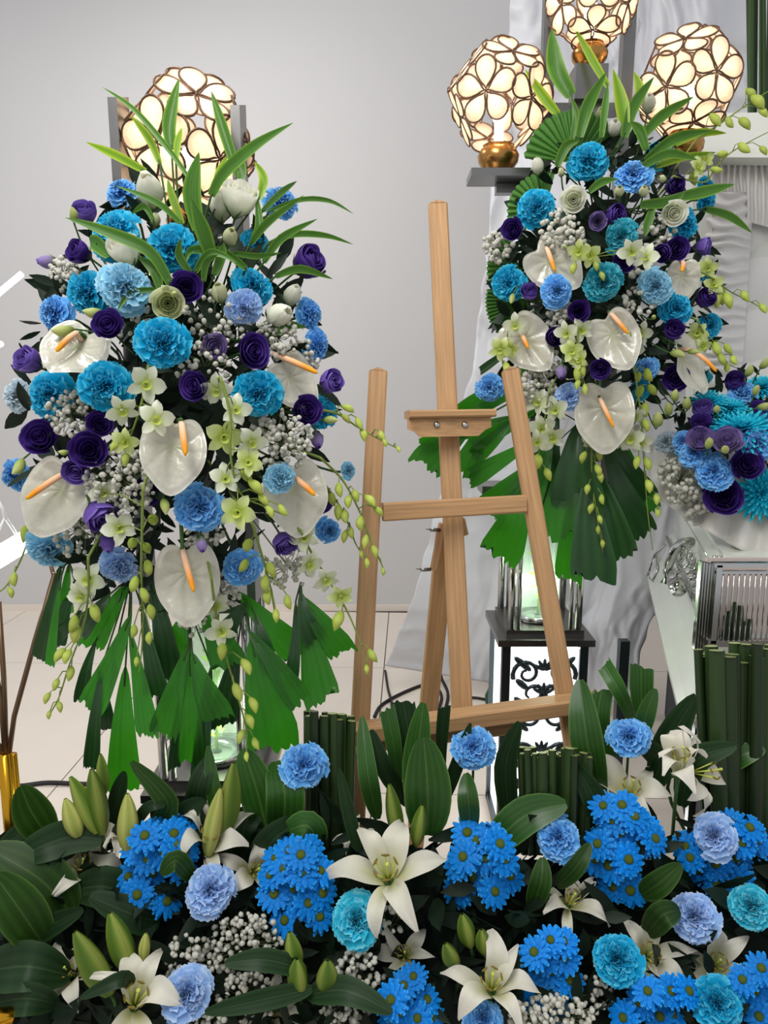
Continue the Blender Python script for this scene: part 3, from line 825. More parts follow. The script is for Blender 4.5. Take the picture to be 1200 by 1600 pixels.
def carnation_meshes(seed):
    rr = random.Random(seed)
    parts = []
    spec = [('outer_petals', [(6, -4, 1.0, 0.74, 0.035, 4.5), (6, 12, 1.0, 0.70, 0.05, 5.5), (6, 26, 0.98, 0.66, 0.06, 6)]),
            ('middle_petals', [(7, 40, 0.98, 0.66, 0.075, 7), (7, 52, 0.97, 0.72, 0.085, 8), (6, 62, 0.96, 0.9, 0.09, 9)]),
            ('inner_petals', [(6, 70, 0.97, 1.2, 0.10, 10), (5, 79, 0.95, 1.9, 0.10, 11), (4, 86, 0.93, 3.0, 0.09, 12)])]
    for nm, rings in spec:
        m = MB()
        for (n, el, R, wa, amp, kf) in rings:
            o = rr.uniform(0, 6)
            for i in range(n):
                e = RAD(el + rr.uniform(-8, 8))
                carn_petal(m, o + 2 * math.pi * i / n + rr.uniform(-0.15, 0.15), R * rr.uniform(0.82, 1.08) * (0.94 + 0.08 * math.sin(2 * (o + 2 * math.pi * i / n) + seed)), min(e + 0.5, 1.5), e, wa, amp * rr.uniform(0.7, 1.2), kf, rr.random())
        parts.append((nm, m.mesh('carnation_' + nm)))
    cal = MB().lathe([(0.0, -0.75), (0.10, -0.72), (0.17, -0.55), (0.19, -0.2), (0.22, 0.0), (0.1, 0.02)], 10)
    parts.append(('calyx', cal.mesh('carnation_calyx')))
    return parts
CARN_ME = [carnation_meshes(s) for s in (11, 23, 37, 51, 68, 75)]

def lis_petal(m, th, r, h, span, flare, seed, close=0.0):
    rr = random.Random(seed); ph = rr.uniform(0, 6.28); ph2 = rr.uniform(0, 6.28)
    def fn(u, v):
        s = u * 2 - 1
        top = (1 - 0.16 * s * s) + 0.02 * math.sin(5 * s + ph)
        zz = h * v * top
        pr = 0.22 + 0.78 * math.sin(min(1, v * 1.15) * math.pi / 2) ** 0.9
        pr = pr * (1 - close * v * v) + flare * max(0, v - 0.6) ** 1.5 * 2.2
        rad = r * pr * (1 + 0.05 * s + 0.03 * math.sin(4 * s + ph2) * v)
        a = th + s * span
        return Vector((rad * math.cos(a), rad * math.sin(a), zz)), v
    m.grid(fn, 10, 7)
def lisi_meshes(seed, kind):
    rr = random.Random(seed); out = []
    if kind == 'open':
        rings = [(5, 0.92, 1.0, 0.85, 0.22, 0.0), (4, 0.72, 1.02, 0.95, 0.16, 0.05), (3, 0.52, 1.04, 1.2, 0.10, 0.1), (3, 0.33, 1.02, 1.3, 0.05, 0.15), (2, 0.17, 0.98, 1.8, 0.0, 0.1)]
    elif kind == 'cup':
        rings = [(5, 0.80, 1.35, 0.85, 0.10, 0.12), (4, 0.64, 1.42, 0.95, 0.06, 0.2), (3, 0.45, 1.44, 1.2, 0.03, 0.25), (2, 0.25, 1.40, 1.8, 0.0, 0.2)]
    else:
        rings = [(4, 0.74, 1.55, 1.1, -0.06, 0.62), (3, 0.58, 1.6, 1.3, -0.10, 0.6), (2, 0.38, 1.58, 1.8, 0, 0.5)]
    for k, (n, r, h, span, fl, cl) in enumerate(rings):
        o = rr.uniform(0, 6)
        for i in range(n):
            m = MB()
            lis_petal(m, o + 2 * math.pi * i / n, r * rr.uniform(0.95, 1.05), h * rr.uniform(0.94, 1.03), span, fl, rr.random(), cl)
            out.append(('petal', m.mesh('lisianthus_petal')))
    cal = MB()
    for i in range(5):
        a = 2 * math.pi * i / 5
        cal.tube([(0.12 * math.cos(a), 0.12 * math.sin(a), -0.05), (0.42 * math.cos(a), 0.42 * math.sin(a), 0.2), (0.72 * math.cos(a + 0.1), 0.72 * math.sin(a + 0.1), 0.62)], [0.05, 0.05, 0.008], 4)
    cal.lathe([(0.0, -0.18), (0.10, -0.16), (0.20, 0.02), (0.1, 0.1)], 8)
    out.append(('calyx', cal.mesh('lisianthus_calyx')))
    return out
LISI_ME = {k: [lisi_meshes(s, k) for s in (3, 8, 15)] for k in ('open', 'cup', 'bud')}

def anth_mesh(seed):
    rr = random.Random(seed); p1, p2 = rr.uniform(0, 6), rr.uniform(0, 6)
    m = MB()
    def outline(a):
        # heart, tip along -y, notch at +y ; a measured from +y
        r = 0.95 + 0.1 * math.cos(2 * a) - 0.07 * math.cos(a)
        r *= 1 - 0.42 * math.exp(-(a / 0.42) ** 2)
        d = abs(abs(a) - math.pi)
        r += 0.22 * math.exp(-(d / 0.33) ** 2)
        return r
    def fn(u, v):
        a = -math.pi + 2 * math.pi * u
        r = outline(a) * v
        x, y = r * math.sin(a), r * math.cos(a)
        z = 0.16 * v * v + 0.07 * v * math.sin(2 * a + p1) * v
        z += 0.10 * abs(math.sin(a * 4.5 + 1.6 * v)) ** 0.7 * v * (1.1 - 0.7 * v) + 0.03 * math.sin(8 * v + 3 * abs(a) + p2) * v * (1 - 0.3 * v) + 0.09 * math.sin(3 * a + p2) * v * v
        z -= 0.10 * math.exp(-(x / 0.10) ** 2) * (0.5 + 0.5 * v)
        if v > 0.93: z -= 0.05
        return Vector((x, y + -0.18, z)), v
    m.grid(fn, 64, 16, 0, True)
    return m.mesh('spathe')
ANTH_ME = [anth_mesh(s) for s in (1, 5, 9)]
def bloom_mesh(seed):
    rr = random.Random(seed); m = MB()
    for k in range(5):
        a0 = math.pi / 2 + 2 * math.pi * k / 5 + rr.uniform(-0.12, 0.12)
        wd = 0.30 if k in (0, 2, 3) else 0.42
        cur = rr.uniform(-0.1, 0.25); tw = rr.uniform(-0.2, 0.2)
        def fn(u, v, a0=a0, wd=wd, cur=cur, tw=tw):
            s = u * 2 - 1
            w = wd * math.sin(math.pi * min(1, 0.08 + 0.92 * v)) ** 0.65
            r = 0.06 + 0.96 * v
            x = r; y = s * w
            z = 0.18 * math.sin(v * 2.0) - cur * v * v + 0.14 * s * s * w + tw * s * v
            ca, sa = math.cos(a0), math.sin(a0)
            return Vector((x * ca - y * sa, x * sa + y * ca, z)), v
        m.grid(fn, 4, 5)
    return m.mesh('orchid_bloom')
BLOOM_ME = [bloom_mesh(s) for s in (2, 6, 10, 14)]
LIP_ME = MB().grid(lambda u, v: (Vector(((0.09 + 0.16 * v) * math.cos(2.6 * math.pi * (u - 0.5) / 1.3 - 1.57) , -0.05 + (0.09 + 0.16 * v) * math.sin(2.6 * math.pi * (u - 0.5) / 1.3 - 1.57), 0.05 + 0.45 * v - 0.12 * v * v)), v), 10, 4).mesh('orchid_lip')
BUD_ME = MB().grid(lambda u, v: (Vector(((0.25 * math.sin(math.pi * v ** 0.85) ** 0.8 + 0.004) * math.cos(2 * math.pi * u) + 0.12 * math.sin(v * 2.4), (0.24 * math.sin(math.pi * v ** 0.85) ** 0.8 + 0.004) * math.sin(2 * math.pi * u), v * 1.0)), v), 10, 8, 0, True).mesh('bud')
LBUD_ME = MB().grid(lambda u, v: (Vector(((0.155 * math.sin(math.pi * (0.06 + 0.9 * v) ** 0.8) ** 0.75 * (1 + 0.10 * math.cos(6 * math.pi * u))) * math.cos(2 * math.pi * u), (0.155 * math.sin(math.pi * (0.06 + 0.9 * v) ** 0.8) ** 0.75 * (1 + 0.10 * math.cos(6 * math.pi * u))) * math.sin(2 * math.pi * u), v)), 0.5 + 0.5 * math.cos(6 * math.pi * u) * 0.8), 18, 10, 0, True).mesh('lily_bud')

def daisy_meshes(seed):
    rr = random.Random(seed); m = MB()
    for ring, (n, R, el) in enumerate(((15, 1.0, 0.05), (13, 0.9, 0.28), (9, 0.6, 0.6))):
        o = rr.uniform(0, 6)
        for i in range(n):
            a = o + 2 * math.pi * i / n + rr.uniform(-0.08, 0.08); e = el + rr.uniform(-0.12, 0.12); RR = R * rr.uniform(0.9, 1.05)
            def fn(u, v, a=a, e=e, RR=RR):
                s = u * 2 - 1
                w = 0.155 * (0.45 + 0.55 * math.sin(math.pi * min(1, 0.1 + 0.78 * v)))
                x = 0.15 + (RR - 0.15) * v
                z = x * math.sin(e) * (1 - 0.25 * v) + 0.04 * (1 - s * s) - 0.10 * v * v
                y = s * w * (1 if v < 0.95 else 0.55)
                x *= math.cos(e)
                return Vector((x * math.cos(a) - y * math.sin(a), x * math.sin(a) + y * math.cos(a), z)), v
            m.grid(fn, 2, 4)
    d = MB().lathe([(0.26, 0.10), (0.25, 0.20), (0.19, 0.26), (0.11, 0.28), (0.0, 0.27)], 12)
    d.t = [0.2 + 0.8 * (1 - min(1, math.hypot(v[0], v[1]) / 0.3)) for v in d.v]
    return m.mesh('daisy_petals'), d.mesh('daisy_disc')
DAISY_ME = [daisy_meshes(s) for s in (4, 7, 12)]
def mum_mesh(seed):
    rr = random.Random(seed); m = MB()
    for (n, R, el) in ((22, 1.0, 4), (22, 1.0, 17), (20, 0.98, 30), (18, 0.95, 43), (15, 0.9, 56), (11, 0.84, 68), (7, 0.78, 80)):
        o = rr.uniform(0, 6)
        for i in range(n):
            a = o + 2 * math.pi * i / n + rr.uniform(-0.06, 0.06); e = RAD(el + rr.uniform(-5, 5))
            def fn(u, v, a=a, e=e, R=R):
                s = u * 2 - 1
                x = R * v; w = 0.085 * math.sin(math.pi * min(1, 0.12 + 0.8 * v))
                ee = e + 0.5 * (1 - v) + 0.25 * max(0, v - 0.7)
                xx = x * math.cos(ee); zz = x * math.sin(ee) * 0.62 + 0.03 * s * s
                y = s * w
                return Vector((xx * math.cos(a) - y * math.sin(a), xx * math.sin(a) + y * math.cos(a), zz)), v
            m.grid(fn, 2, 4)
    return m.mesh('mum_petals')
MUM_ME = [mum_mesh(s) for s in (2, 9)]

def lily_petal_mesh(seed, wide, opening):
    rr = random.Random(seed); p1, p2 = rr.uniform(0, 6), rr.uniform(0, 6); cur = rr.uniform(1.0, 1.9); tw = rr.uniform(-1.0, 1.0)
    m = MB()
    def fn(u, v):
        s = u * 2 - 1
        w = wide * (math.sin(math.pi * (0.07 + 0.90 * v ** 0.9)) ** 0.85)
        r = 0.04 + 0.96 * (v ** (1.35 / opening)) * (1 - 0.05 * cur * v)
        z = (0.66 * math.sin(min(1, v) * math.pi * 0.62) - 0.55 * opening * cur * max(0, v - 0.45) ** 1.6) * (1.35 - 0.35 * opening)
        z += 0.20 * s * s * w * (1 - v) - 0.05 * (1 - abs(s)) * (1 - v * 0.5)
        z += 0.085 * math.sin(8 * v + p1 + 2 * s) * abs(s) * v + tw * 0.25 * s * w * v * 2
        t = min(1, v * 1.1 + 0.28 * abs(s))
        return Vector((r * (1.0 if opening >= 1 else 0.35 + 0.65 * opening), s * w + 0.05 * tw * v * v, z)), t
    m.grid(fn, 8, 12)
    return m.mesh('lily_petal')
LILYP = {'open': [(lily_petal_mesh(s, 0.195, 1.08), lily_petal_mesh(s + 1, 0.145, 1.08)) for s in (1, 4, 7, 31, 34, 37)],
         'half': [(lily_petal_mesh(s, 0.24, 0.4), lily_petal_mesh(s + 1, 0.18, 0.4)) for s in (11, 14)],
         'wide': [(lily_petal_mesh(s, 0.23, 1.25), lily_petal_mesh(s + 1, 0.17, 1.25)) for s in (21, 24)]}

# ------------------------------------------------------------------ arrangements (centre pixel, radii, depths)
class Spray:
    def __init__(s, name, cx, cy, rx, ry, zf, ze, zc, tilt=1.0):
        s.name, s.cx, s.cy, s.rx, s.ry, s.zf, s.ze, s.zc, s.tilt = name, cx, cy, rx, ry, zf, ze, zc, tilt
    def z(s, px, py):
        r2 = ((px - s.cx) / s.rx) ** 2 + ((py - s.cy) / s.ry) ** 2
        return lerp(s.zf, s.ze, min(1.15, r2))
    def face(s, px, py):
        return ((px - s.cx) / s.rx * s.tilt, -(py - s.cy) / s.ry * s.tilt * 0.8)
    def core(s, px, py):
        return P(s.cx + 0.45 * (px - s.cx), s.cy + 0.5 * (py - s.cy), s.zc)
class Bed(Spray):
    def __init__(s): s.name = 'floor bed'
    def z(s, px, py): return 1.13 - (py - 1130) / 470 * 0.19
    def face(s, px, py): return ((px - 600) / 600 * 0.25, 0.35 - (py - 1130) / 470 * 0.15)
    def core(s, px, py): return P(px + (600 - px) * 0.03, max(py + 70, 1330), s.z(px, max(py, 1330)) + 0.13)
SL = Spray('single-lamp spray', 268, 620, 262, 380, 0.955, 1.12, 1.17)
SR = Spray('casket-side spray', 940, 440, 190, 270, 1.40, 1.53, 1.60)
SC = Spray('casket-top spray', 1150, 690, 130, 130, 1.44, 1.56, 1.62, 0.8)
BD = Bed()

def facing(pos, tx, ty):
    c = (CAM - pos).normalized()
    return (c + Vector((1, 0, 0)) * tx + Vector((0, 0, 1)) * ty).normalized()
def stem_into(o, quat, scale, pos, d, target, back, r, mt, name='stem'):
    """stem part from the flower's base to a point inside the arrangement (local coordinates of the thing)"""
    a = Vector((0, 0, -back)) if False else None
    inv = quat.inverted()
    s0 = pos; t = target
    m1 = s0 - d * min(0.05, (t - s0).length * 0.4)
    pts = []
    for k in range(6):
        f = k / 5
        pts.append((s0 * (1 - f) ** 2 + m1 * 2 * f * (1 - f) + t * f * f))
    loc = [inv @ ((p - pos) / scale) for p in pts]
    return put(name, MB().tube(loc, r / scale, 5).mesh('stem'), mt, o)
def place(sp, px, py, size, zo=0.0, face=None, lift=0.35, spin=None):
    z = sp.z(px, py) + zo
    c = P(px, py, z)
    tx, ty = face if face is not None else sp.face(px, py)
    d = facing(c, tx, ty)
    R = W(size, z) / 2
    q = d.to_track_quat('Z', 'Y') @ Quaternion((0, 0, 1), spin if spin is not None else rnd(0, 6.28))
    return c - d * (R * lift), d, q, R

def carnation(sp, px, py, size, col, detail, zo=0.0, face=None):
    pos, d, q, R = place(sp, px, py, size * 1.03, zo, face)
    o = thing('carnation', '%s carnation in the %s, %s' % (CNAME[col], sp.name, detail), 'carnation', 'carnations of the ' + sp.name, pos, q, R)
    for nm, me in random.choice(CARN_ME):
        put(nm, me, M_CALYX if nm == 'calyx' else CARN[col], o)
    stem_into(o, q, R, pos - d * R * 0.6, d, sp.core(px, py), 0, 0.0022, M_STEM) if False else stem_from(o, q, R, pos, d, sp.core(px, py), 0.6, 0.0022)
    return o
def stem_from(o, q, R, pos, d, target, back, r, mt=None):
    inv = q.inverted(); s0 = pos - d * (R * back)
    m1 = s0 - d * min(0.05, (target - s0).length * 0.4)
    loc = []
    for k in range(6):
        f = k / 5
        p = s0 * (1 - f) ** 2 + m1 * (2 * f * (1 - f)) + target * (f * f)
        loc.append(inv @ ((p - pos) / R))
    return put('stem', MB().tube(loc, r / R, 5).mesh('stem'), mt or M_STEM, o)
def lisianthus(sp, px, py, size, col, kind, detail, zo=0.0, face=None):
    lift = {'open': 0.75, 'cup': 0.65, 'bud': 0.85}[kind]
    pos, d, q, R = place(sp, px, py, size * (1.0 if kind == 'open' else 1.15), zo, face, lift)
    word = {'open': 'open', 'cup': 'cupped', 'bud': 'closed'}[kind]
    o = thing('lisianthus', '%s %s lisianthus in the %s, %s' % (word, LNAME[col], sp.name, detail), 'lisianthus', 'lisianthus of the ' + sp.name, pos, q, R)
    for nm, me in random.choice(LISI_ME[kind]):
        put(nm, me, M_CALYX if nm == 'calyx' else LISI[col], o)
    stem_from(o, q, R, pos, d, sp.core(px, py), 0.15, 0.0017)
    return o
def anthurium(sp, px, py, size, tip, spad, detail, zo=0.0, face=None, wide=1.0):
    """tip: pixel where the heart's point goes; spad: (base, end) pixels of the spadix"""
    z = sp.z(px, py) + zo
    c = P(px, py, z)
    tx, ty = face if face is not None else [0.45 * f for f in sp.face(px, py)]
    d = facing(c, tx, ty)
    yv = (c - P(tip[0], tip[1], z)); yv = (yv - d * yv.dot(d)).normalized()
    xv = yv.cross(d).normalized()
    q = Matrix((xv, yv, d)).transposed().to_quaternion()
    R = W(size, z) / 2
    o = thing('anthurium', 'pearly white anthurium in the %s, %s' % (sp.name, detail), 'anthurium', 'anthuriums of the ' + sp.name, c, q, R)
    put('spathe', random.choice(ANTH_ME), M_SPATHE, o, None, None, (wide, 1, 1))
    a = P(spad[0][0], spad[0][1], z - 0.012); b = P(spad[1][0], spad[1][1], z - 0.035)
    inv = q.inverted(); la, lb = inv @ ((a - c) / R), inv @ ((b - c) / R)
    pts = [la.lerp(lb, f) + Vector((0, 0, 0.10 * math.sin(f * 3.0))) for f in (0, 0.2, 0.4, 0.6, 0.8, 0.94, 1.0)]
    pts[0].z = -0.05
    put('spadix', MB().tube(pts, [x * 0.0043 / R for x in (0.9, 1.0, 1.05, 1.0, 0.9, 0.7, 0.25)], 8, t=[0, 0.2, 0.4, 0.6, 0.8, 0.94, 1.0]).mesh('spadix'), M_SPADIX, o)
    inv2 = [la + Vector((0, 0, -0.08))]
    tgt = inv @ ((sp.core(px, py) - c) / R)
    put('stem', MB().tube([inv2[0], inv2[0].lerp(tgt, 0.4) + Vector((0, 0, -0.2)), tgt], 0.003 / R, 6).mesh('stem'), M_STEM, o)
    return o
def catmull(pts, n=6):
    out = []
    for i in range(len(pts) - 1):
        p, q, r, s = pts[max(i - 1, 0)], pts[i], pts[i + 1], pts[min(i + 2, len(pts) - 1)]
        for k in range(n):
            t = k / n
            out.append(0.5 * ((2 * q) + (r - p) * t + (2 * p - 5 * q + 4 * r - s) * t * t + (3 * q - p - 3 * r + s) * t ** 3))
    out.append(pts[-1])
    return out
def orchid(sp, stem, blooms, buds, label, zo=-0.02, bsize=46, budsize=24, green=False, z=None, bud_dir=None):
    zz = [(z if z is not None else sp.z(x, y) + zo) for x, y in stem]
    cl = catmull([P(x, y, q) for (x, y), q in zip(stem, zz)])
    base = cl[0]
    o = thing('orchid_spray', label, 'orchid', 'orchid sprays', base)
    zm = sum(zz) / len(zz)
    sm = MB().tube([p - base for p in cl], [lerp(0.0021, 0.0009, k / len(cl)) for k in range(len(cl))], 5)
    sm.tube([Vector((0, 0, 0)), (sp.core(*stem[0]) - base)], 0.002, 5)
    def near(p):
        return min(range(len(cl)), key=lambda k: (cl[k] - p).length)
    for i, b in enumerate(blooms):
        x, y = b[0], b[1]
        s = (b[2] if len(b) > 2 else bsize)
        p = P(x, y, zm - 0.015 + rnd(-0.008, 0.008))
        k = near(p)
        tx, ty = sp.face(x, y)
        d = facing(p, 0.4 * tx + rnd(-0.5, 0.5), 0.3 * ty + rnd(-0.5, 0.2))
        q = d.to_track_quat('Z', 'Y') @ Quaternion((0, 0, 1), rnd(-0.7, 0.7))
        R = W(s, zm) / 2
        bl = put('bloom', random.choice(BLOOM_ME), M_ORCHID_G if (green or (len(b) > 3)) else M_ORCHID, o, p - base, q, R)
        put('lip', LIP_ME, M_LIP, bl)
        c = cl[max(0, k - 2)]
        sm.tube([c - base, (c + p) / 2 + Vector((0, 0, 0.006)) - base, p - d * 0.003 - base], 0.001, 4)
    for b in buds:
        x, y = b[0], b[1]
        s = (b[2] if len(b) > 2 else budsize) * rnd(0.92, 1.1)
        p = P(x, y, zm - 0.008 + rnd(-0.008, 0.008))
        k = near(p)
        c = cl[max(0, k - 2)]
        dirv = (p - c)
        dirv = (dirv.normalized() + Vector((rnd(-0.3, 0.3), rnd(-0.2, 0.2), -0.9))).normalized() if bud_dir is None else Vector(bud_dir)
        R = W(s, zm)
        bp = p - dirv * R * 0.5
        put('bud', BUD_ME, M_BUD, o, bp - base, dirv.to_track_quat('Z', 'Y') @ Quaternion((0, 0, 1), rnd(0, 6.3)), R)
        sm.tube([c - base, (c + bp) / 2 + Vector((0, 0, 0.005)) - base, bp + dirv * R * 0.05 - base], 0.0009, 4)
    put('stem', sm.mesh('orchid_stem'), M_OSTEM, o)
    return o
def gyp(sp, px, py, rpx, n, detail, zo=0.01, ry=None):
    z0 = sp.z(px, py) + zo
    R = W(rpx, z0)
    base = sp.core(px, py)
    o = thing('babys_breath', "white baby's breath in the %s, %s" % (sp.name, detail), "baby's breath", "baby's breath of the " + sp.name, base)
    bm, sm = MB(), MB()
    n = int(n * 1.45)
    hub = P(px, py, z0 + 0.05)
    sm.tube([Vector((0, 0, 0)), hub - base], 0.0012, 4)
    for i in range(n):
        a = rnd(0, 6.28); r = math.sqrt(random.random())
        p = P(px + rpx * r * math.cos(a), py + (ry or rpx) * r * math.sin(a), z0 - 0.02 * (1 - r * r) + rnd(-0.012, 0.02))
        br = W(rnd(3.4, 5.6), z0)
        bm.ell(p - base, (br * rnd(0.8, 1.1), br * rnd(0.8, 1.1), br * rnd(0.7, 1.0)), 6, 4, axis=(rnd(-1, 1), rnd(-1, 1), rnd(-1, 1)))
        b2 = len(bm.v) - 30
        for k in range(b2, len(bm.v)):
            v = Vector(bm.v[k]); j = rnd(0.86, 1.16)
            c = p - base
            bm.v[k] = tuple(c + (v - c) * j)
        if i % 2 == 0:
            sm.tube([hub - base, (hub - base).lerp(p - base, 0.55) + Vector((rnd(-1, 1), rnd(-1, 1), rnd(-1, 1))) * 0.006, p - base], 0.0006, 3, caps=False)
    b = put('blossoms', bm.mesh('blossoms'), M_GYP, o); b['kind'] = 'stuff'
    put('stems', sm.mesh('gyp_stems'), M_GYPSTEM, o)
    return o
def leaf_mesh(cl, widths, fold=0.25, twist=0.0, jag=0, pleat=0.0, end=None, seed=0, nu=6, hint=None):
    """cl: world points along the leaf; widths: full widths in metres at each point"""
    rr = random.Random(seed)
    n = len(cl)
    jit = [rr.uniform(-1, 1) for _ in range(nu + 1)]
    b = cl[0]
    m = MB()
    fr = []
    for k in range(n):
        t = (cl[min(k + 1, n - 1)] - cl[max(k - 1, 0)]).normalized()
        view = (CAM - cl[k]).normalized() if hint is None else Vector(hint)
        s = t.cross(view).normalized()
        nn = s.cross(t).normalized()
        tw = twist * (k / (n - 1) if n > 1 else 0)
        s2 = s * math.cos(tw) + nn * math.sin(tw); n2 = nn * math.cos(tw) - s * math.sin(tw)
        fr.append((t, s2, n2))
    def fn(u, v):
        k = int(round(v * (n - 1)))
        s = u * 2 - 1
        t, sd, nn = fr[k]
        w = widths[k] / 2
        p = cl[k] + sd * (s * w) + nn * (fold * abs(s) * w)
        if pleat: p = p + nn * (pleat * w * math.sin(u * 22 + seed))
        if jag and k == n - 1:
            i = int(round(u * nu)); p = p + t * (jag * w * jit[i]) + t * (-jag * w * 1.2 * s * (1 if seed % 2 else -1))
        return p - b, abs(s)
    m.grid(fn, nu, n - 1)
    return m
def strap(points, zs, wpx, prof=None, **k):
    cl = catmull([P(x, y, z) for (x, y), z in zip(points, zs)], 5)
    n = len(cl)
    zm = sum(zs) / len(zs)
    ws = []
    for i in range(n):
        v = i / (n - 1)
        ws.append(W(wpx, zm) * (prof(v) if prof else (0.35 + 0.65 * math.sin(math.pi * min(1, 0.12 + 0.62 * v))) * (1 if v < 0.45 else max(0.03, 1 - ((v - 0.45) / 0.55) ** 1.7))))
    return cl, ws
def sprig(sp, label, leaves, m=None, zo=0.0, cat='leaves', name='dracaena_sprig', group='dracaena sprigs', root=None):
    """leaves: list of (points from base to tip, width px[, depth offset at tip[, yellow]])"""
    b0 = root if root is not None else sp.core(leaves[0][0][0][0], leaves[0][0][0][1])
    o = thing(name, label, cat, group, b0)
    sm = MB()
    for i, lf in enumerate(leaves):
        pts, w = lf[0], lf[1]
        dz = lf[2] if len(lf) > 2 else rnd(-0.05, 0.03)
        yel = len(lf) > 3 and lf[3]
        z0 = sp.z(pts[0][0], pts[0][1]) + zo
        z0 = min(z0, sp.zc) if hasattr(sp, 'zc') else z0
        zs = [z0 + dz * (k / (len(pts) - 1)) for k in range(len(pts))]
        cl, ws = strap(pts, zs, w * 0.74)
        lm = leaf_mesh(cl, ws, fold=rnd(0.15, 0.45), twist=rnd(-0.5, 0.5), seed=i)
        put('leaf', lm.mesh('dracaena_leaf'), (M_DRAC_Y if yel else M_DRAC) if m is None else m, o, cl[0] - b0)
        sm.tube([Vector((0, 0, 0)), (cl[0] - b0) * 0.6 + Vector((0, 0, -0.01)), cl[0] - b0, cl[1] - b0], 0.0016, 5)
    put('stem', sm.mesh('sprig_stem'), M_STEM, o)
    return o
def frond(sp, label, root, leaflets, m=None, zo=0.05):
    """fishtail palm frond: wedge leaflets (base px, end px, end width px[, dark[, depth]])"""
    zr_ = sp.zc
    b0 = P(root[0], root[1], zr_)
    o = thing('fishtail_palm_frond', label, 'palm leaf', 'fishtail palm fronds of the ' + sp.name, b0)
    sm = MB()
    for i, lf in enumerate(leaflets):
        a, e, w = lf[0], lf[1], lf[2]
        dark = len(lf) > 3 and lf[3]
        z0 = zr_ - 0.035 + (lf[4] if len(lf) > 4 else rnd(-0.03, 0.02))
        mid = ((a[0] + e[0]) / 2 + rnd(-4, 4), (a[1] + e[1]) / 2 + rnd(-4, 4))
        zs = [z0, z0 - 0.012, z0 + rnd(-0.02, 0.03)]
        cl = catmull([P(*a, zs[0]), P(*mid, zs[1]), P(*e, zs[2])], 5)
        n = len(cl)
        ws = [W(w, z0) * lerp(0.06, 1.0, min(1, (k / (n - 1)) / 0.88) ** 0.85) * (1.0 if k / (n - 1) < 0.8 else lerp(1, 0.86, (k / (n - 1) - 0.8) / 0.2)) for k in range(n)]
        lm = leaf_mesh(cl, ws, fold=rnd(0.05, 0.22), twist=rnd(-0.35, 0.35), jag=0.3, pleat=0.011, seed=i * 7 + 3 + int(a[0]), nu=14)
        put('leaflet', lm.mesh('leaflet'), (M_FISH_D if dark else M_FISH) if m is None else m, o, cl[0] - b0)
        sm.tube([Vector((0, 0, 0)), (cl[0] - b0) * 0.7, cl[0] - b0, cl[2] - b0], 0.0015, 5)
    put('rachis', sm.mesh('rachis'), M_STEM, o)
    return o
def lily(px, py, size, kind, detail, face, spin, zo=0.0, stamens=True):
    sp = BD
    z = sp.z(px, py) + zo
    c = P(px, py, z)
    d = facing(c, *face)
    q = d.to_track_quat('Z', 'Y') @ Quaternion((0, 0, 1), spin)
    R = W(size, z) / 2
    pos = c - d * R * 0.45
    o = thing('lily', 'white lily in the floor bed, ' + detail, 'lily', 'lilies of the floor bed', pos, q, R)
    for k in range(6):
        a, b = random.choice(LILYP[kind])
        put('petal', a if k % 2 else b, M_LILY, o, None, Quaternion((0, 0, 1), k * math.pi / 3 + rnd(-0.2, 0.2)) @ Quaternion((0, 1, 0), rnd(-0.35, 0.4)) @ Quaternion((1, 0, 0), rnd(-0.3, 0.3)), (rnd(0.8, 1.12), rnd(0.85, 1.1), rnd(0.7, 1.2)))
    if stamens:
        for k in range(6):
            an = k * math.pi / 3 + 0.4; rr_ = 0.17
            s = put('stamen', MB().tube([(0, 0, 0.05), (rr_ * 0.5 * math.cos(an), rr_ * 0.5 * math.sin(an), 0.35), (rr_ * math.cos(an), rr_ * math.sin(an), 0.62)], 0.014, 5).mesh('stamen'), M_STAMEN, o)
            put('anther', MB().ell((rr_ * math.cos(an), rr_ * math.sin(an), 0.63), (0.02, 0.02, 0.07), 6, 4, axis=(-math.sin(an), math.cos(an), 0.2)).mesh('anther'), M_ANTHER, s)
        put('pistil', MB().tube([(0, 0, 0), (0.01, 0, 0.4), (0.03, 0, 0.74)], 0.018, 6).ell((0.03, 0, 0.75), (0.035, 0.035, 0.025), 8, 4).mesh('pistil'), M_STAMEN, o)
    put('throat', MB().lathe([(0.05, -0.22), (0.06, -0.1), (0.085, 0.05), (0.03, 0.06)], 8).mesh('throat'), M_STEM, o)
    stem_from(o, q, R, pos, d, sp.core(px, py), 0.2, 0.0028)
    return o
def lily_bud(base, tip, wpx, detail, yellow=False, zo=0.0):
    z = BD.z((base[0] + tip[0]) / 2, (base[1] + tip[1]) / 2) + zo
    A, B = P(*base, z), P(*tip, z - 0.01)
    d = (B - A); L = d.length
    q = d.to_track_quat('Z', 'Y') @ Quaternion((0, 0, 1), rnd(0, 6))
    o = thing('lily_bud', '%s closed lily bud in the floor bed, %s' % ('pale yellow-green' if yellow else 'green', detail), 'lily bud', 'lily buds of the floor bed', A, q, 1.0)
    k = W(wpx, z) / (0.31 * L)
    put('bud_petals', LBUD_ME, M_LILYBUD_Y if yellow else M_LILYBUD, o, None, None, (L * k, L * k, L))
    tgt = q.inverted() @ (BD.core(*base) - A)
    put('stem', MB().tube([(0, 0, L * 0.04), (0, 0, -0.015), tgt], 0.0026, 6).mesh('stem'), M_STEM, o)
    return o
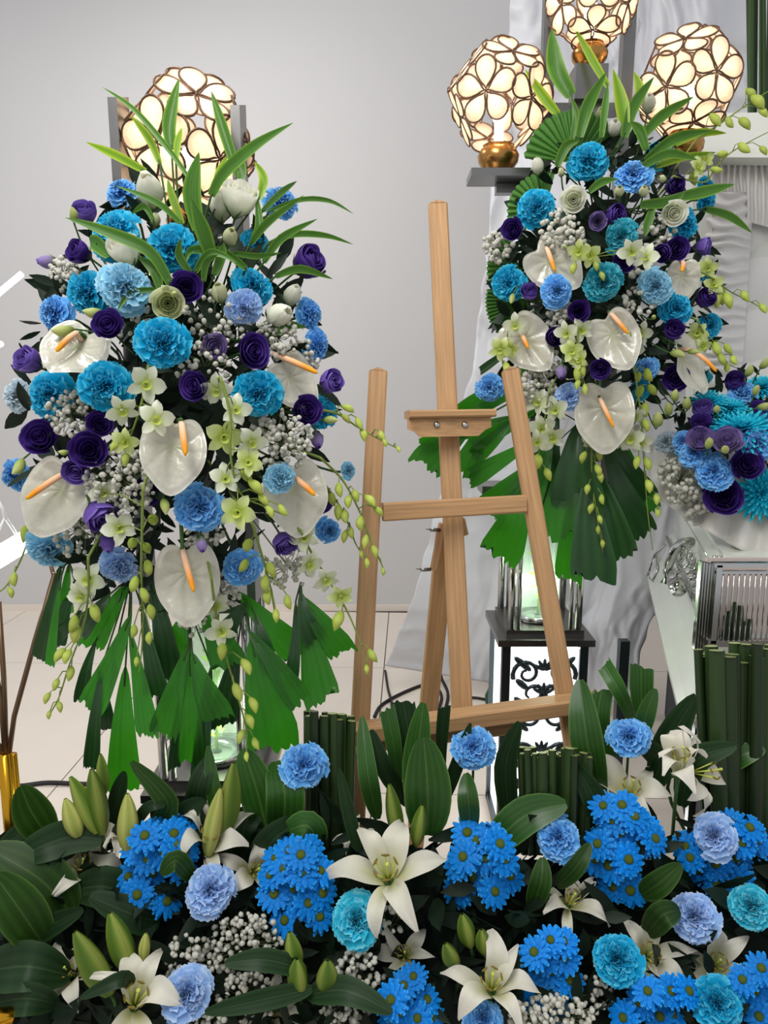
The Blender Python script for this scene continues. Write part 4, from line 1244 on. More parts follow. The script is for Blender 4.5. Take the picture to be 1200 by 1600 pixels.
def daisies(cx, cy, heads, label, zo=0.0, size=54):
    z = BD.z(cx, cy) + zo
    root = BD.core(cx, cy)
    o = thing('daisy_spray', label, 'daisies', 'blue daisy sprays of the floor bed', root)
    sm = MB()
    for (x, y) in heads:
        p = P(x, y, z + rnd(-0.022, 0.012) + 0.00012 * abs(x - cx) + 0.0001 * abs(y - cy))
        d = facing(p, (x - cx) / 70 * 0.7 + rnd(-0.2, 0.2), -(y - cy) / 70 * 0.5 + 0.25 + rnd(-0.2, 0.2))
        q = d.to_track_quat('Z', 'Y') @ Quaternion((0, 0, 1), rnd(0, 6))
        R = W(size * rnd(0.92, 1.12), z) / 2
        pm, dm = random.choice(DAISY_ME)
        h = put('flower_head', pm, M_DAISY, o, p - d * R * 0.2 - root, q, R)
        put('disc', dm, M_DISC, h)
        sm.tube([p - d * R * 0.2 - root, (p - d * 0.03 - root) * 0.8, Vector((0, 0, 0))], 0.0012, 4)
    put('stems', sm.mesh('daisy_stems'), M_STEM, o)
    return o
def broad(pts, w, label, dark=False, zs=None, cut=False, zo=0.0, fold=0.2, twist=None, bright=False):
    z0 = BD.z(*pts[0]) + zo
    zz = zs or [z0 + (0.03 if k == 0 else rnd(-0.02, 0.02)) for k in range(len(pts))]
    prof = (lambda v: (0.5 + 0.5 * min(1, v * 1.6))) if cut else (lambda v: max(0.03, math.sin(math.pi * (0.06 + 0.90 * v ** 0.9)) ** 0.75))
    cl, ws = strap(pts, zz, w, prof)
    lm = leaf_mesh(cl, ws, fold=fold, twist=rnd(-0.4, 0.4) if twist is None else twist, jag=0.22 if cut else 0, pleat=0.02 if cut else 0, seed=int(pts[0][0]), nu=8)
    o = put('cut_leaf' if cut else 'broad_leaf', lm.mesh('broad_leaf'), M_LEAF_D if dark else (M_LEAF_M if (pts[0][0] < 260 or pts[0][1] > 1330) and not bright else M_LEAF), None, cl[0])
    tag(o, label, 'leaf', 'leaves of the floor bed')
    return o
rod_me = MB().grid(lambda u, v: (Vector((0.5 * math.copysign(abs(math.cos(2 * math.pi * u)) ** 0.5, math.cos(2 * math.pi * u)) * (1 - 0.08 * v), 0.2 * math.sin(2 * math.pi * u), v)), 0.0 if v < 0.5 else 0.88), 8, 2, 0, True)
b_ = len(rod_me.v)
for i in range(8):
    a = 2 * math.pi * i / 8
    rod_me.v.append((0.43 * math.cos(a), 0.34 * math.sin(a), 1.0)); rod_me.t.append(1.0)
rod_me.f.append(tuple(b_ + i for i in range(8))); rod_me.m.append(0)
ROD_ME = rod_me.mesh('rod', True)
def rods(label, x0, x1, ytop, ybot, z, n, wpx, zspread=0.05, lean=0.05, jitter=10, zbase=None, slope=0.0):
    c = P((x0 + x1) / 2, ybot, z + zspread / 2)
    o = thing('rod_bundle', label, 'leaf stalk bundle', 'bundles of cut leaf stalks', c)
    for i in range(n):
        f = (i + 0.5) / n
        x = lerp(x0, x1, f) + rnd(-4, 4)
        zz = z + rnd(0, zspread)
        yt = ytop + rnd(-jitter, jitter) + slope * (f - 0.5)
        top = P(x + rnd(-lean, lean) * 120, yt, zz); bot = P(lerp(x, (x0 + x1) / 2, 0.12), ybot, zz)
        d = top - bot
        w = W(wpx * rnd(0.75, 1.3), zz)
        put('stalk', ROD_ME, M_ROD, o, bot - c, d.to_track_quat('Z', 'Y') @ Quaternion((0, 0, 1), rnd(-0.5, 0.5)), (w, w, d.length))
    return o
def fan_leaf(px, py, rpx, z, a0, a1, root, label, zo=0.0):
    """round pleated fan palm leaf; angles in degrees, 90 = up"""
    b0 = P(px, py, z)
    m = MB()
    R = W(rpx, z)
    n = 15
    def fn(u, v):
        a = RAD(lerp(a0, a1, u))
        r = R * v * (1 - 0.04 * (int(round(u * 60)) % 4 == 0) * (v > 0.97))
        return Vector((r * math.cos(a), 0.02 * v * v - 0.02 * v + 0.004 * math.sin(u * 60 * math.pi / 2) * v * R / 0.06, r * math.sin(a) )), abs(math.sin(u * 60 * math.pi / 4))
    m.grid(fn, 60, 6)
    o = thing('fan_palm_leaf', label, 'palm leaf', 'round fan palm leaves', b0)
    put('blade', m.mesh('fan_blade'), mat('fan_leaf', [(0.0, (52, 104, 34)), (1.0, (96, 148, 66))], rough=0.45, trans=0.3), o)
    put('stem', MB().tube([Vector((0, 0, 0)), (P(*root) - b0) * 0.5 + Vector((0, 0.01, 0)), P(*root) - b0], 0.002, 5).mesh('stem'), M_STEM, o)
    return o
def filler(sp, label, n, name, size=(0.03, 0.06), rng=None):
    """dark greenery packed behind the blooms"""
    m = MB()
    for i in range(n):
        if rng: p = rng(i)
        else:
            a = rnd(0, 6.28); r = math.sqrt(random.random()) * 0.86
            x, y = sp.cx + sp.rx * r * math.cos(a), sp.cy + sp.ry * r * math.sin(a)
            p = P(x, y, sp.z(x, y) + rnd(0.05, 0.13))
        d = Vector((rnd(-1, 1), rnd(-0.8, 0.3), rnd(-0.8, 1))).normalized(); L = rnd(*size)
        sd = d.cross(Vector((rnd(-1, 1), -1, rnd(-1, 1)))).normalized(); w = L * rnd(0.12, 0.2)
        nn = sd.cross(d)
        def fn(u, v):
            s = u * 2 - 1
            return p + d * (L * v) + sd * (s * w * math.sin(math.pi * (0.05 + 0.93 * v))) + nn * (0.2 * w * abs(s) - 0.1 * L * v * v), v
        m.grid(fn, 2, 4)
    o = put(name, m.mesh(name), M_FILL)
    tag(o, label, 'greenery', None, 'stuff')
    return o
def foam(sp, label, rx, ry, rz):
    c = P(sp.cx, sp.cy, sp.zc + 0.01)
    m = MB().ell((0, 0, 0), (rx, rz, ry), 20, 12)
    m.v = [tuple(Vector(v) * (1 + 0.05 * mnoise.noise(Vector(v) * 30))) for v in m.v]
    o = put('floral_foam', m.mesh('floral_foam'), M_FOAM, None, c)
    return tag(o, label, 'foam')

# ================================================================== spray under the lone lamp
foam(SL, 'dark floral foam hidden behind the blooms of the single-lamp spray', 0.075, 0.17, 0.05)
put('bracket', MB().beam((0.02, -0.13, 0.74), (0.0, -0.02, 0.74), 0.05, 0.02, (1, 0, 0)).box((0.0, -0.02, 0.85), (0.05, 0.02, 0.28)).mesh('bracket', False), M_STEEL, STL)
filler(SL, 'dark leafy filler packed behind the flowers of the single-lamp spray', 620, 'filler_greenery')
for a in [
 (186, 296, 54, 'S', 'highest one, against the flat steel post', 0.03, (-0.7, 0.9)),
 (178, 360, 86, 'T', 'crossed by a long green blade', 0, (-0.35, 0.6)),
 (268, 387, 82, 'T', 'under the upright dracaena leaves', 0, (-0.1, 0.2)),
 (133, 457, 82, 'T', 'behind the pale aqua one above the green bud', 0.01, (-0.8, 0.1)),
 (196, 447, 84, 'A', 'under the squat white rose', -0.02, (0.1, 0.3)),
 (81, 487, 66, 'S', 'outer edge under the lilac bud', 0.0, (-0.9, 0.3)),
 (254, 536, 92, 'T', 'largest, in the middle below the open rose', -0.02, (0.05, 0.05)),
 (75, 616, 80, 'T', 'outer edge beside the faded carnation', 0.0, (-0.5, 0.0)),
 (163, 603, 84, 'T', 'between the outer turquoise one and the orchids', -0.01, (-0.15, 0.0)),
 (24, 617, 56, 'W', 'faded one at the outermost edge', 0.05, (-0.8, 0.1)),
 (443, 313, 62, 'S', 'highest on the easel side, seen from behind', 0.03, (0.8, 0.9)),
 (402, 380, 48, 'T', 'half hidden below the greenish rosebud', 0.05, (0.5, 0.4)),
 (398, 446, 66, 'T', 'above the periwinkle one', 0.02, (0.6, 0.5)),
 (383, 480, 60, 'P', 'between two cream roses', -0.01, (0.3, -0.1)),
 (487, 490, 54, 'S', 'upper of two sideways ones facing the easel', 0.02, (1.6, 0.4)),
 (499, 540, 54, 'S', 'lower of two sideways ones facing the easel', 0.02, (1.6, -0.1)),
 (405, 614, 84, 'T', 'beside the white orchids on the easel side', -0.01, (0.1, 0.0)),
 (507, 645, 62, 'T', 'behind two purple lisianthus at the easel edge', 0.04, (0.9, 0.0)),
 (20, 745, 56, 'S', 'cut by the picture edge below two purple blooms', 0.03, (-0.9, -0.4)),
 (312, 793, 82, 'S', 'above the lowest anthurium', -0.01, (0.0, 0.1)),
 (440, 747, 54, 'A', 'lying on the lower easel-side anthurium', -0.03, (0.5, 0.2)),
 (546, 735, 30, 'A', 'tiny one behind the orchid buds near the easel', 0.05, (0.8, 0.2)),
 (76, 862, 76, 'A', 'beside the glowing tube', 0.0, (-0.2, -0.7)),
 (186, 888, 64, 'P', 'below the hanging violet bud', 0.02, (0.0, -0.6)),
 (379, 888, 62, 'S', 'beside the point of the lowest anthurium', 0.0, (0.1, -0.2)),
 (515, 829, 44, 'S', 'small one among orchids by the easel leg', 0.03, (0.5, -0.2)),
]: carnation(SL, *a[:5], zo=a[5], face=a[6])
for a in [
 (133, 336, 42, 'M', 'cup', 'highest, next to a green bud', 0.02, (-0.2, 1.0)),
 (127, 396, 42, 'D', 'cup', 'between the violet one and lilac bud', 0.03, (-0.9, 0.5)),
 (73, 409, 34, 'L', 'bud', 'pointing outward on a long stalk', 0.03, (-3.0, 0.15)),
 (291, 449, 48, 'D', 'open', 'facing forward above the largest carnation', -0.02, (0.05, 0.1)),
 (168, 507, 48, 'D', 'open', 'under the pale aqua carnation', -0.03, (-0.3, 0.4)),
 (478, 413, 58, 'D', 'cup', 'big one at the upper easel edge', 0.02, (1.3, 0.9)),
 (396, 549, 54, 'D', 'open', 'above the easel-side turquoise carnation', -0.01, (0.75, 0.1)),
 (334, 541, 42, 'L', 'open', "small one amid baby's breath", 0.01, (0.4, -0.3)),
 (48, 566, 46, 'M', 'cup', 'outer edge above the faded carnation', 0.02, (-0.9, 0.5)),
 (303, 603, 46, 'D', 'open', 'between orchids and the central anthurium', 0.0, (-0.5, 0.1)),
 (62, 683, 54, 'D', 'open', 'outer edge with two stray buds', -0.01, (-0.3, 0.3)),
 (156, 662, 40, 'D', 'open', 'top of a column of three', 0.0, (0.1, 0.2)),
 (139, 703, 56, 'D', 'open', 'middle of a column of three', -0.02, (-0.1, 0.1)),
 (118, 736, 42, 'M', 'open', 'bottom of a column of three', -0.01, (-0.3, -0.4)),
 (514, 597, 42, 'M', 'cup', 'above two others at the easel edge', 0.0, (1.0, 0.3)),
 (480, 641, 46, 'D', 'open', 'in front of the half-hidden turquoise carnation', -0.01, (0.4, 0.1)),
 (496, 688, 32, 'L', 'bud', 'hanging at the easel edge', 0.0, (0.3, -1.6)),
 (228, 768, 46, 'D', 'open', 'shaded one beside hanging orchid buds', 0.04, (0.0, -0.3)),
 (153, 801, 56, 'M', 'cup', 'nodding down near the outer edge', -0.01, (0.7, -0.9)),
 (168, 849, 36, 'M', 'bud', 'pointing down above the periwinkle carnation', 0.0, (0.2, -2.0)),
 (502, 783, 40, 'D', 'open', 'below the easel-side anthurium', 0.02, (0.7, -0.3)),
 (443, 845, 42, 'M', 'cup', 'nodding near the lower easel side', 0.0, (0.4, -0.8)),
 (316, 852, 26, 'L', 'bud', 'over the lowest anthurium', -0.04, (0.1, -2.0)),
 (233, 296, 66, 'W', 'bud', 'in front of the lone lamp', 0.0, (-0.2, 1.0)),
 (197, 396, 58, 'W', 'cup', 'squat one above the pale aqua carnation', -0.01, (-0.5, 1.4)),
 (262, 474, 50, 'G', 'open', 'with a lime centre beside the purple one', -0.02, (0.0, 0.0)),
 (372, 315, 62, 'W', 'cup', 'tall one on the easel side of the lamp', 0.0, (0.4, 1.6)),
 (343, 318, 54, 'W', 'bud', 'tucked behind the taller white one', 0.03, (-0.2, 1.5)),
 (360, 369, 38, 'G', 'bud', 'below the two tall white ones', -0.02, (0.2, 0.8)),
 (343, 456, 40, 'G', 'bud', 'between purple rose and periwinkle carnation', -0.01, (-0.2, 1.0)),
 (438, 492, 56, 'W', 'bud', 'above the easel-side anthurium', -0.01, (0.9, 0.4)),
 (458, 460, 42, 'W', 'bud', 'under the big purple cup', 0.02, (0.6, 1.4)),
 (243, 342, 24, 'G', 'bud', 'slim one beside the steel post', 0.03, (0.0, 1.6)),
]: lisianthus(SL, a[0], a[1], a[2], a[3], a[4], a[5], zo=a[6], face=a[7])
for (px, py, size, tip, spad, det, zo, face, wide) in [
 (128, 536, 102, (105, 582), ((125, 517), (88, 550)), 'highest, below the sky blue carnation', 0.0, (-0.1, 0.8), 1.15),
 (272, 686, 118, (268, 745), ((283, 655), (290, 712)), 'in the middle under white orchids', -0.01, (0.0, 0.15), 1.0),
 (100, 756, 122, (70, 812), ((106, 736), (41, 780)), 'outermost, with a long salmon spadix', 0.0, (-0.35, 0.0), 1.0),
 (448, 582, 92, (485, 622), ((425, 552), (496, 583)), 'upper one on the easel side', 0.02, (0.5, 0.1), 1.0),
 (458, 752, 118, (466, 812), ((455, 742), (492, 774)), 'lower one on the easel side', 0.0, (0.3, 0.0), 1.0),
 (292, 884, 126, (296, 962), ((285, 858), (303, 925)), 'lowest, its point over the palm leaves', -0.01, (0.0, -0.1), 0.92),
]: anthurium(SL, px, py, size, tip, spad, det, zo, face, wide)
orchid(SL, [(232, 570), (226, 610), (215, 650), (200, 690), (190, 705)], [(228, 600, 62), (243, 655, 58), (190, 640, 54), (196, 690, 46, 1)], [(180, 694, 26), (198, 718, 26)], 'orchid spray with white and lime blooms above the central anthurium')
orchid(SL, [(345, 590), (360, 650), (360, 710), (375, 770), (410, 790), (440, 803)], [(340, 608, 56), (368, 640, 52), (350, 682, 62, 1), (392, 690, 54), (388, 722, 46, 1), (352, 748, 52), (372, 800, 60, 1)], [(398, 762, 30), (412, 780, 26), (385, 745, 28), (420, 800, 24), (443, 796, 22)], 'longest orchid spray cascading beside the easel-side turquoise carnation', zo=-0.035)
orchid(SL, [(138, 870), (138, 930), (128, 985), (108, 1040), (92, 1090), (76, 1118)], [(140, 905, 58), (128, 930, 50)], [(112, 974, 28), (149, 957, 32), (120, 991, 30), (95, 1024, 26), (107, 1026, 26), (109, 1052, 26), (88, 1070, 22), (75, 1091, 22), (93, 1105, 20), (78, 1117, 16)], 'orchid spray hanging lowest at the outer edge with pale buds', zo=-0.05)
orchid(SL, [(224, 760), (222, 830), (221, 900), (224, 960), (222, 1010), (217, 1052)], [(185, 825, 54), (160, 770, 44)], [(204, 850, 28), (231, 858, 28), (232, 886, 28), (210, 912, 28), (224, 930, 30), (235, 957, 26), (207, 986, 24), (235, 997, 22), (213, 1034, 18), (240, 815, 34)], 'orchid spray hanging straight beside the lowest anthurium', zo=-0.05)
orchid(SL, [(330, 900), (338, 960), (352, 1020), (372, 1090), (385, 1140), (386, 1182)], [(345, 985, 52), (335, 945, 50)], [(346, 1018, 34), (383, 1042, 32), (371, 1081, 30), (394, 1102, 28), (389, 1128, 26), (378, 1151, 22), (401, 1161, 22), (386, 1182, 16)], 'orchid spray hanging far below the lowest anthurium', zo=-0.05)
orchid(SL, [(395, 820), (410, 870), (422, 915), (430, 962)], [], [(390, 853, 30), (379, 884, 28), (424, 891, 28), (417, 912, 28), (420, 932, 26), (431, 962, 22), (452, 940, 24)], 'short orchid spray of lime buds below the nodding violet cup', zo=-0.06)
orchid(SL, [(470, 830), (490, 870), (522, 920), (545, 960), (565, 1010), (575, 1046)], [(474, 838, 50), (482, 880, 50), (508, 905, 46), (532, 930, 44, 1)], [(529, 970, 34), (583, 1024, 26), (573, 1046, 18)], 'orchid spray trailing across the foot of the easel leg', zo=-0.04)
orchid(SL, [(500, 640), (530, 648), (560, 668), (600, 690), (625, 702)], [], [(543, 640, 24), (562, 661, 24), (566, 680, 24), (598, 680, 20), (600, 692, 16), (622, 702, 14), (540, 655, 20)], 'thin orchid twig of buds reaching over the easel leg high up', zo=-0.02)
orchid(SL, [(500, 715), (535, 750), (560, 795), (578, 840), (602, 895)], [], [(532, 765, 26), (545, 785, 28), (556, 775, 26), (577, 783, 26), (565, 818, 26), (590, 800, 24), (571, 846, 22), (584, 862, 20), (572, 880, 18), (598, 893, 14)], 'orchid twig of green buds crossing the easel leg by the crossbar', zo=-0.03)
orchid(SL, [(510, 760), (530, 790), (545, 820), (556, 850), (570, 870)], [], [(520, 780, 26), (528, 800, 26), (541, 806, 24), (550, 832, 22), (540, 838, 22), (566, 866, 16)], 'inner orchid twig of green buds below the tiny aqua carnation', zo=-0.01)
orchid(SL, [(60, 800), (45, 840), (30, 880), (10, 915), (-10, 930)], [], [(50, 812, 34), (38, 835, 34), (24, 905, 24), (16, 926, 20), (52, 835, 30)], 'pale orchid twig hanging beside the glowing tube', zo=0.0)
for (x, y, r, n, det, zo) in [(110, 645, 38, 60, 'between two outer turquoise carnations', 0.01), (188, 752, 56, 110, 'beside the shaded purple lisianthus', 0.02), (432, 528, 34, 55, 'above the upper easel-side anthurium', 0.02),
   (440, 688, 48, 90, 'above the lower easel-side anthurium', 0.0), (335, 505, 52, 46, 'around the small lilac bloom', 0.03), (322, 580, 45, 45, 'around the purple bloom beside the central anthurium', 0.03),
   (98, 428, 26, 30, 'peeping out above the outer turquoise carnation', 0.05), (345, 925, 30, 40, 'beside the lowest anthurium point', 0.03), (300, 968, 26, 22, 'under the lowest anthurium', 0.03),
   (450, 885, 36, 45, 'among the white orchids near the easel foot', 0.04), (216, 497, 40, 30, 'beside the lime-centred rose', 0.05), (470, 560, 30, 26, 'under the sideways sky blue pair', 0.05), (120, 830, 40, 40, 'above the carnation by the glowing tube', 0.03), (320, 830, 36, 34, 'under the sky blue carnation above the lowest anthurium', 0.04)]:
    gyp(SL, x, y, r, n, det, zo)
sprig(SL, 'upright dracaena sprig standing in front of the lone lamp', [
 ([(300, 285), (262, 232), (208, 170), (160, 136)], 13, 0.04), ([(268, 232), (265, 190), (280, 122)], 30, 0.03), ([(250, 256), (232, 215), (204, 180)], 18, 0.04, 1), ([(310, 360), (300, 300), (311, 238)], 40, -0.02),
 ([(330, 400), (318, 360), (300, 310)], 36, -0.03), ([(275, 250), (278, 222), (284, 200)], 16, 0.03, 1), ([(372, 275), (350, 205), (330, 142)], 24, 0.03), ([(336, 288), (343, 268), (356, 242)], 16, 0.04, 1), ([(330, 306), (350, 270), (400, 226), (458, 192)], 26, -0.02),
 ([(375, 290), (378, 262), (368, 240)], 20, 0.03), ([(404, 312), (412, 280), (398, 252)], 20, 0.03, 1)])
sprig(SL, 'dracaena sprig sweeping outward over the turquoise carnations', [
 ([(228, 268), (180, 242), (134, 222)], 20, 0.04, 1), ([(266, 444), (232, 392), (160, 360), (102, 340)], 28, -0.03), ([(285, 352), (245, 316), (180, 290)], 14, -0.02), ([(240, 345), (225, 322), (205, 335)], 14, 0.0),
 ([(285, 350), (270, 310), (262, 280)], 18, 0.0, 1), ([(172, 400), (150, 380), (140, 375)], 34, 0.02), ([(245, 452), (205, 458), (183, 486)], 14, -0.02)])
sprig(SL, 'dracaena sprig sweeping towards the easel beside the purple cup', [
 ([(392, 380), (420, 345), (475, 305)], 18, -0.03), ([(420, 330), (470, 312), (515, 314), (552, 334)], 11, 0.0), ([(412, 410), (440, 372), (496, 342)], 18, -0.02), ([(418, 382), (460, 366), (510, 368), (552, 382)], 14, 0.02),
 ([(430, 432), (470, 420), (520, 436)], 18, 0.03), ([(385, 420), (350, 395), (300, 390), (290, 412)], 20, -0.03), ([(395, 372), (405, 350), (400, 300)], 18, 0.02), ([(365, 395), (400, 400), (440, 395)], 14, 0.0), ([(410, 330), (440, 300), (464, 283)], 14, 0.05)])
sprig(SL, 'low dracaena leaves among the blooms below the upright sprig', [
 ([(305, 425), (330, 395), (370, 410)], 18, -0.01), ([(300, 430), (280, 400), (282, 372)], 18, -0.02), ([(335, 430), (345, 400), (350, 380)], 22, 0.0), ([(435, 520), (450, 508), (480, 512)], 18, 0.02), ([(318, 440), (322, 410), (340, 398)], 16, -0.01), ([(250, 450), (240, 420), (215, 400)], 24, 0.0)])
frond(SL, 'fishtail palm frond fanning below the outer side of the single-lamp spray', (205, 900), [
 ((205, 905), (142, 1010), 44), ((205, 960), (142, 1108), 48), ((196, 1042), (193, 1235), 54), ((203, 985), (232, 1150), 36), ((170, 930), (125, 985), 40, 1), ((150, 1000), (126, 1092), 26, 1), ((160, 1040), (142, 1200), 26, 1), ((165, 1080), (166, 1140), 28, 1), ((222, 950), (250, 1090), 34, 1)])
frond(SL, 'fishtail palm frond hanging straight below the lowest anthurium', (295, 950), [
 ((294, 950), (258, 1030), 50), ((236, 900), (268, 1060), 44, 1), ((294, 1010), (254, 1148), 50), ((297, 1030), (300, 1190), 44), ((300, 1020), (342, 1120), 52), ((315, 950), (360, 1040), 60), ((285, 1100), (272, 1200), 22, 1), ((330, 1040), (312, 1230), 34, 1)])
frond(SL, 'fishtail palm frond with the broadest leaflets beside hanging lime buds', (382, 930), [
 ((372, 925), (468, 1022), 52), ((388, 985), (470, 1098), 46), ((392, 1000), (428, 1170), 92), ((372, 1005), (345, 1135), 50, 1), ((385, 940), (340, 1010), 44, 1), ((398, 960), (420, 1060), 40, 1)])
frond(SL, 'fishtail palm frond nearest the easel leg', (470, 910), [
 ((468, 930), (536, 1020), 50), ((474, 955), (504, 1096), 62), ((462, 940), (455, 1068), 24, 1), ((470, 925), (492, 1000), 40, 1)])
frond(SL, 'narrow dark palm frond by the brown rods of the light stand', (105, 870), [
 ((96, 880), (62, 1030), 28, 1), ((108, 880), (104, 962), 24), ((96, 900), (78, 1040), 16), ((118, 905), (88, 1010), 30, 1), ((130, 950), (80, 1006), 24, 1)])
for (x, y, s, f, det) in [(114, 342, 26, (-0.3, 1.6), 'beside the highest violet cup'), (154, 488, 34, (-1.6, 0.3), 'lying on the purple rose'), (108, 514, 36, (-2.2, 0.1), 'pointing outward under the sky blue carnation'), (32, 722, 34, (-0.8, -0.8), 'below the outer purple rose'), (104, 706, 18, (-1.5, 0.2), 'tiny one beside the column of three'), (270, 462, 20, (0.2, 0.2), 'lime one in the open white rose'), (510, 657, 26, (2.0, -0.1), 'in front of the half-hidden turquoise carnation'), (256, 785, 30, (0.1, -1.8), 'hanging above the lowest anthurium')]:
    pos, d, q, R = place(SL, x, y, s, -0.03, f, 0.5)
    o = thing('lisianthus_bud', 'small green lisianthus bud in the single-lamp spray, ' + det, 'flower bud', 'green buds of the single-lamp spray', pos, q, R * 2)
    put('bud_petals', BUD_ME, M_BUD_G, o)
    stem_from(o, q, R * 2, pos, d, SL.core(x, y), 0.0, 0.0014)

# ================================================================== spray beside the casket
foam(SR, 'dark floral foam hidden behind the blooms of the casket-side spray', 0.09, 0.17, 0.04)
put('bracket', MB().box((P(940, 440, 1.66).x - SRX, -0.02, 1.2), (0.06, 0.05, 0.5)).mesh('bracket', False), M_STEEL, STR)
filler(SR, 'dark leafy filler packed behind the flowers of the casket-side spray', 520, 'filler_greenery', (0.03, 0.07))
for a in [
 (918, 250, 62, 'T', 'highest, in front of the round fan leaf', 0, (0.0, 0.3)),
 (990, 270, 62, 'S', 'highest sky blue one', 0.01, (0.1, 0.8)),
 (838, 325, 62, 'T', 'above the topmost anthurium', 0, (-0.1, 0.1)),
 (970, 370, 56, 'K', 'under the dark purple pair', 0.0, (0.0, 0.0)),
 (793, 443, 58, 'T', 'easel edge with a pale bud across it', 0.0, (-0.4, 0.1)),
 (870, 454, 52, 'S', 'on the point of the topmost anthurium', -0.02, (0.1, 0.1)),
 (942, 440, 66, 'K', 'in the middle of the spray', -0.01, (0.0, 0.0)),
 (1025, 447, 56, 'A', 'below the small open anthurium', -0.01, (0.2, 0.0)),
 (1058, 481, 56, 'T', 'between two purple blooms', 0.0, (0.4, 0.2)),
 (1071, 346, 56, 'T', 'behind the white rose on the casket side', 0.02, (0.8, 0.2)),
 (1104, 289, 32, 'T', 'small upper one at the casket edge', 0.03, (0.9, 0.4)),
 (1106, 316, 34, 'T', 'small lower one above the trailing leaf', 0.03, (0.9, -0.2)),
 (1110, 509, 46, 'T', 'behind pale orchids by the lid lining', 0.03, (0.6, 0.2)),
 (764, 604, 50, 'S', "outermost, behind the easel leg's top", -0.06, (-0.4, 0.1)),
 (890, 620, 48, 'P', 'beside the lowest anthurium', 0.0, (-0.1, 0.1)),
 (1010, 573, 40, 'S', 'behind the hanging orchids', 0.04, (0.1, 0.4)),
 (1034, 238, 48, 'K', 'hidden behind dracaena leaves at the top', 0.04, (0.2, 0.6)),
 (1000, 610, 34, 'T', 'shaded one low behind the orchids', 0.05, (0.0, 0.0)),
 (1099, 426, 32, 'T', 'tucked under the violet cup', 0.04, (0.6, -0.3)),
]: carnation(SR, *a[:5], zo=a[5], face=a[6])
for a in [
 (800, 358, 34, 'D', 'open', 'easel edge under the turquoise carnation', -0.01, (-0.3, 0.2)),
 (934, 345, 28, 'L', 'open', 'striped one under the open white rose', -0.02, (0.0, 0.0)),
 (958, 336, 36, 'D', 'cup', 'beside the striped lilac one', 0.0, (0.7, 0.2)),
 (976, 407, 36, 'D', 'open', 'under the upper teal carnation', -0.01, (0.1, 0.1)),
 (1058, 389, 36, 'D', 'open', 'front of a pair above the small anthurium', -0.01, (0.3, 0.0)),
 (1037, 394, 32, 'D', 'cup', 'rear of a pair above the small anthurium', 0.0, (-0.4, -0.2)),
 (1096, 385, 30, 'M', 'cup', 'casket edge, seen from its side', 0.02, (1.5, 0.1)),
 (827, 458, 30, 'M', 'cup', 'beside the easel-edge turquoise carnation', -0.01, (0.0, 0.6)),
 (904, 486, 34, 'D', 'open', 'above the hanging orchid blooms', -0.02, (0.0, 0.0)),
 (866, 526, 34, 'D', 'cup', 'shaded by the orchid blooms', 0.01, (0.2, 0.0)),
 (877, 582, 28, 'L', 'bud', 'hanging above the periwinkle carnation', -0.01, (0.0, -1.5)),
 (938, 577, 32, 'D', 'open', 'at the top of the lowest anthurium', -0.03, (-0.1, -0.2)),
 (1100, 468, 34, 'D', 'cup', 'casket edge below the pale orchids', 0.01, (0.5, 0.4)),
 (1051, 518, 36, 'D', 'cup', 'above the folded anthurium', -0.01, (0.2, 0.5)),
 (1056, 591, 40, 'D', 'open', 'lowest on the casket side', 0.0, (0.1, -0.1)),
 (1052, 290, 34, 'D', 'cup', 'high up under the dracaena blades', 0.01, (0.4, 0.1)),
 (840, 258, 30, 'W', 'bud', 'under the easel-side lamp base', 0.0, (-0.1, 1.4)),
 (961, 198, 34, 'W', 'bud', 'middle of three at the top', 0.0, (0.0, 0.8)),
 (1014, 160, 34, 'W', 'bud', 'highest, in front of the lamp near the lid', 0.0, (0.1, 1.0)),
 (940, 178, 26, 'G', 'bud', 'smallest of three at the top', 0.01, (-0.1, 1.0)),
 (896, 311, 40, 'W', 'open', 'flat open one between two turquoise carnations', -0.02, (0.0, 0.1)),
 (1054, 333, 38, 'W', 'open', 'casket side in front of a turquoise carnation', -0.02, (0.2, -0.1)),
 (968, 298, 24, 'G', 'bud', 'under the highest sky blue carnation', -0.02, (0.0, 0.7)),
 (1006, 298, 24, 'G', 'bud', 'under the other edge of the sky blue carnation', -0.02, (0.1, 0.7)),
 (877, 268, 16, 'G', 'bud', 'tiny one beside the highest turquoise carnation', -0.01, (-0.1, 1.6)),
 (1034, 279, 18, 'G', 'bud', 'round one beside the high purple cup', -0.02, (-1.0, 0.3)),
]: lisianthus(SR, a[0], a[1], a[2], a[3], a[4], a[5], zo=a[6], face=a[7])
for (px, py, size, tip, spad, det, zo, face, wide) in [
 (852, 404, 92, (905, 448), ((853, 383), (867, 424)), 'topmost, above the sky blue carnation', 0.0, (0.0, 0.2), 1.0),
 (814, 522, 94, (852, 570), ((814, 518), (826, 545)), 'nearest the easel', 0.0, (-0.1, 0.1), 0.95),
 (953, 515, 92, (975, 560), ((952, 487), (982, 522)), 'in the middle under the teal carnation', 0.0, (0.0, 0.1), 1.0),
 (944, 628, 108, (945, 684), ((936, 620), (959, 668)), 'lowest, above the big palm fan', -0.01, (0.0, 0.0), 0.98),
 (1066, 424, 62, (1068, 458), ((1068, 408), (1065, 424)), 'small open one near the lid lining', 0.0, (0.3, 0.0), 1.0),
 (1064, 552, 98, (1098, 602), ((1068, 540), (1119, 581)), 'folded one nearest the casket flowers', 0.0, (1.0, 0.4), 0.8),
]: anthurium(SR, px, py, size, tip, spad, det, zo, face, wide)
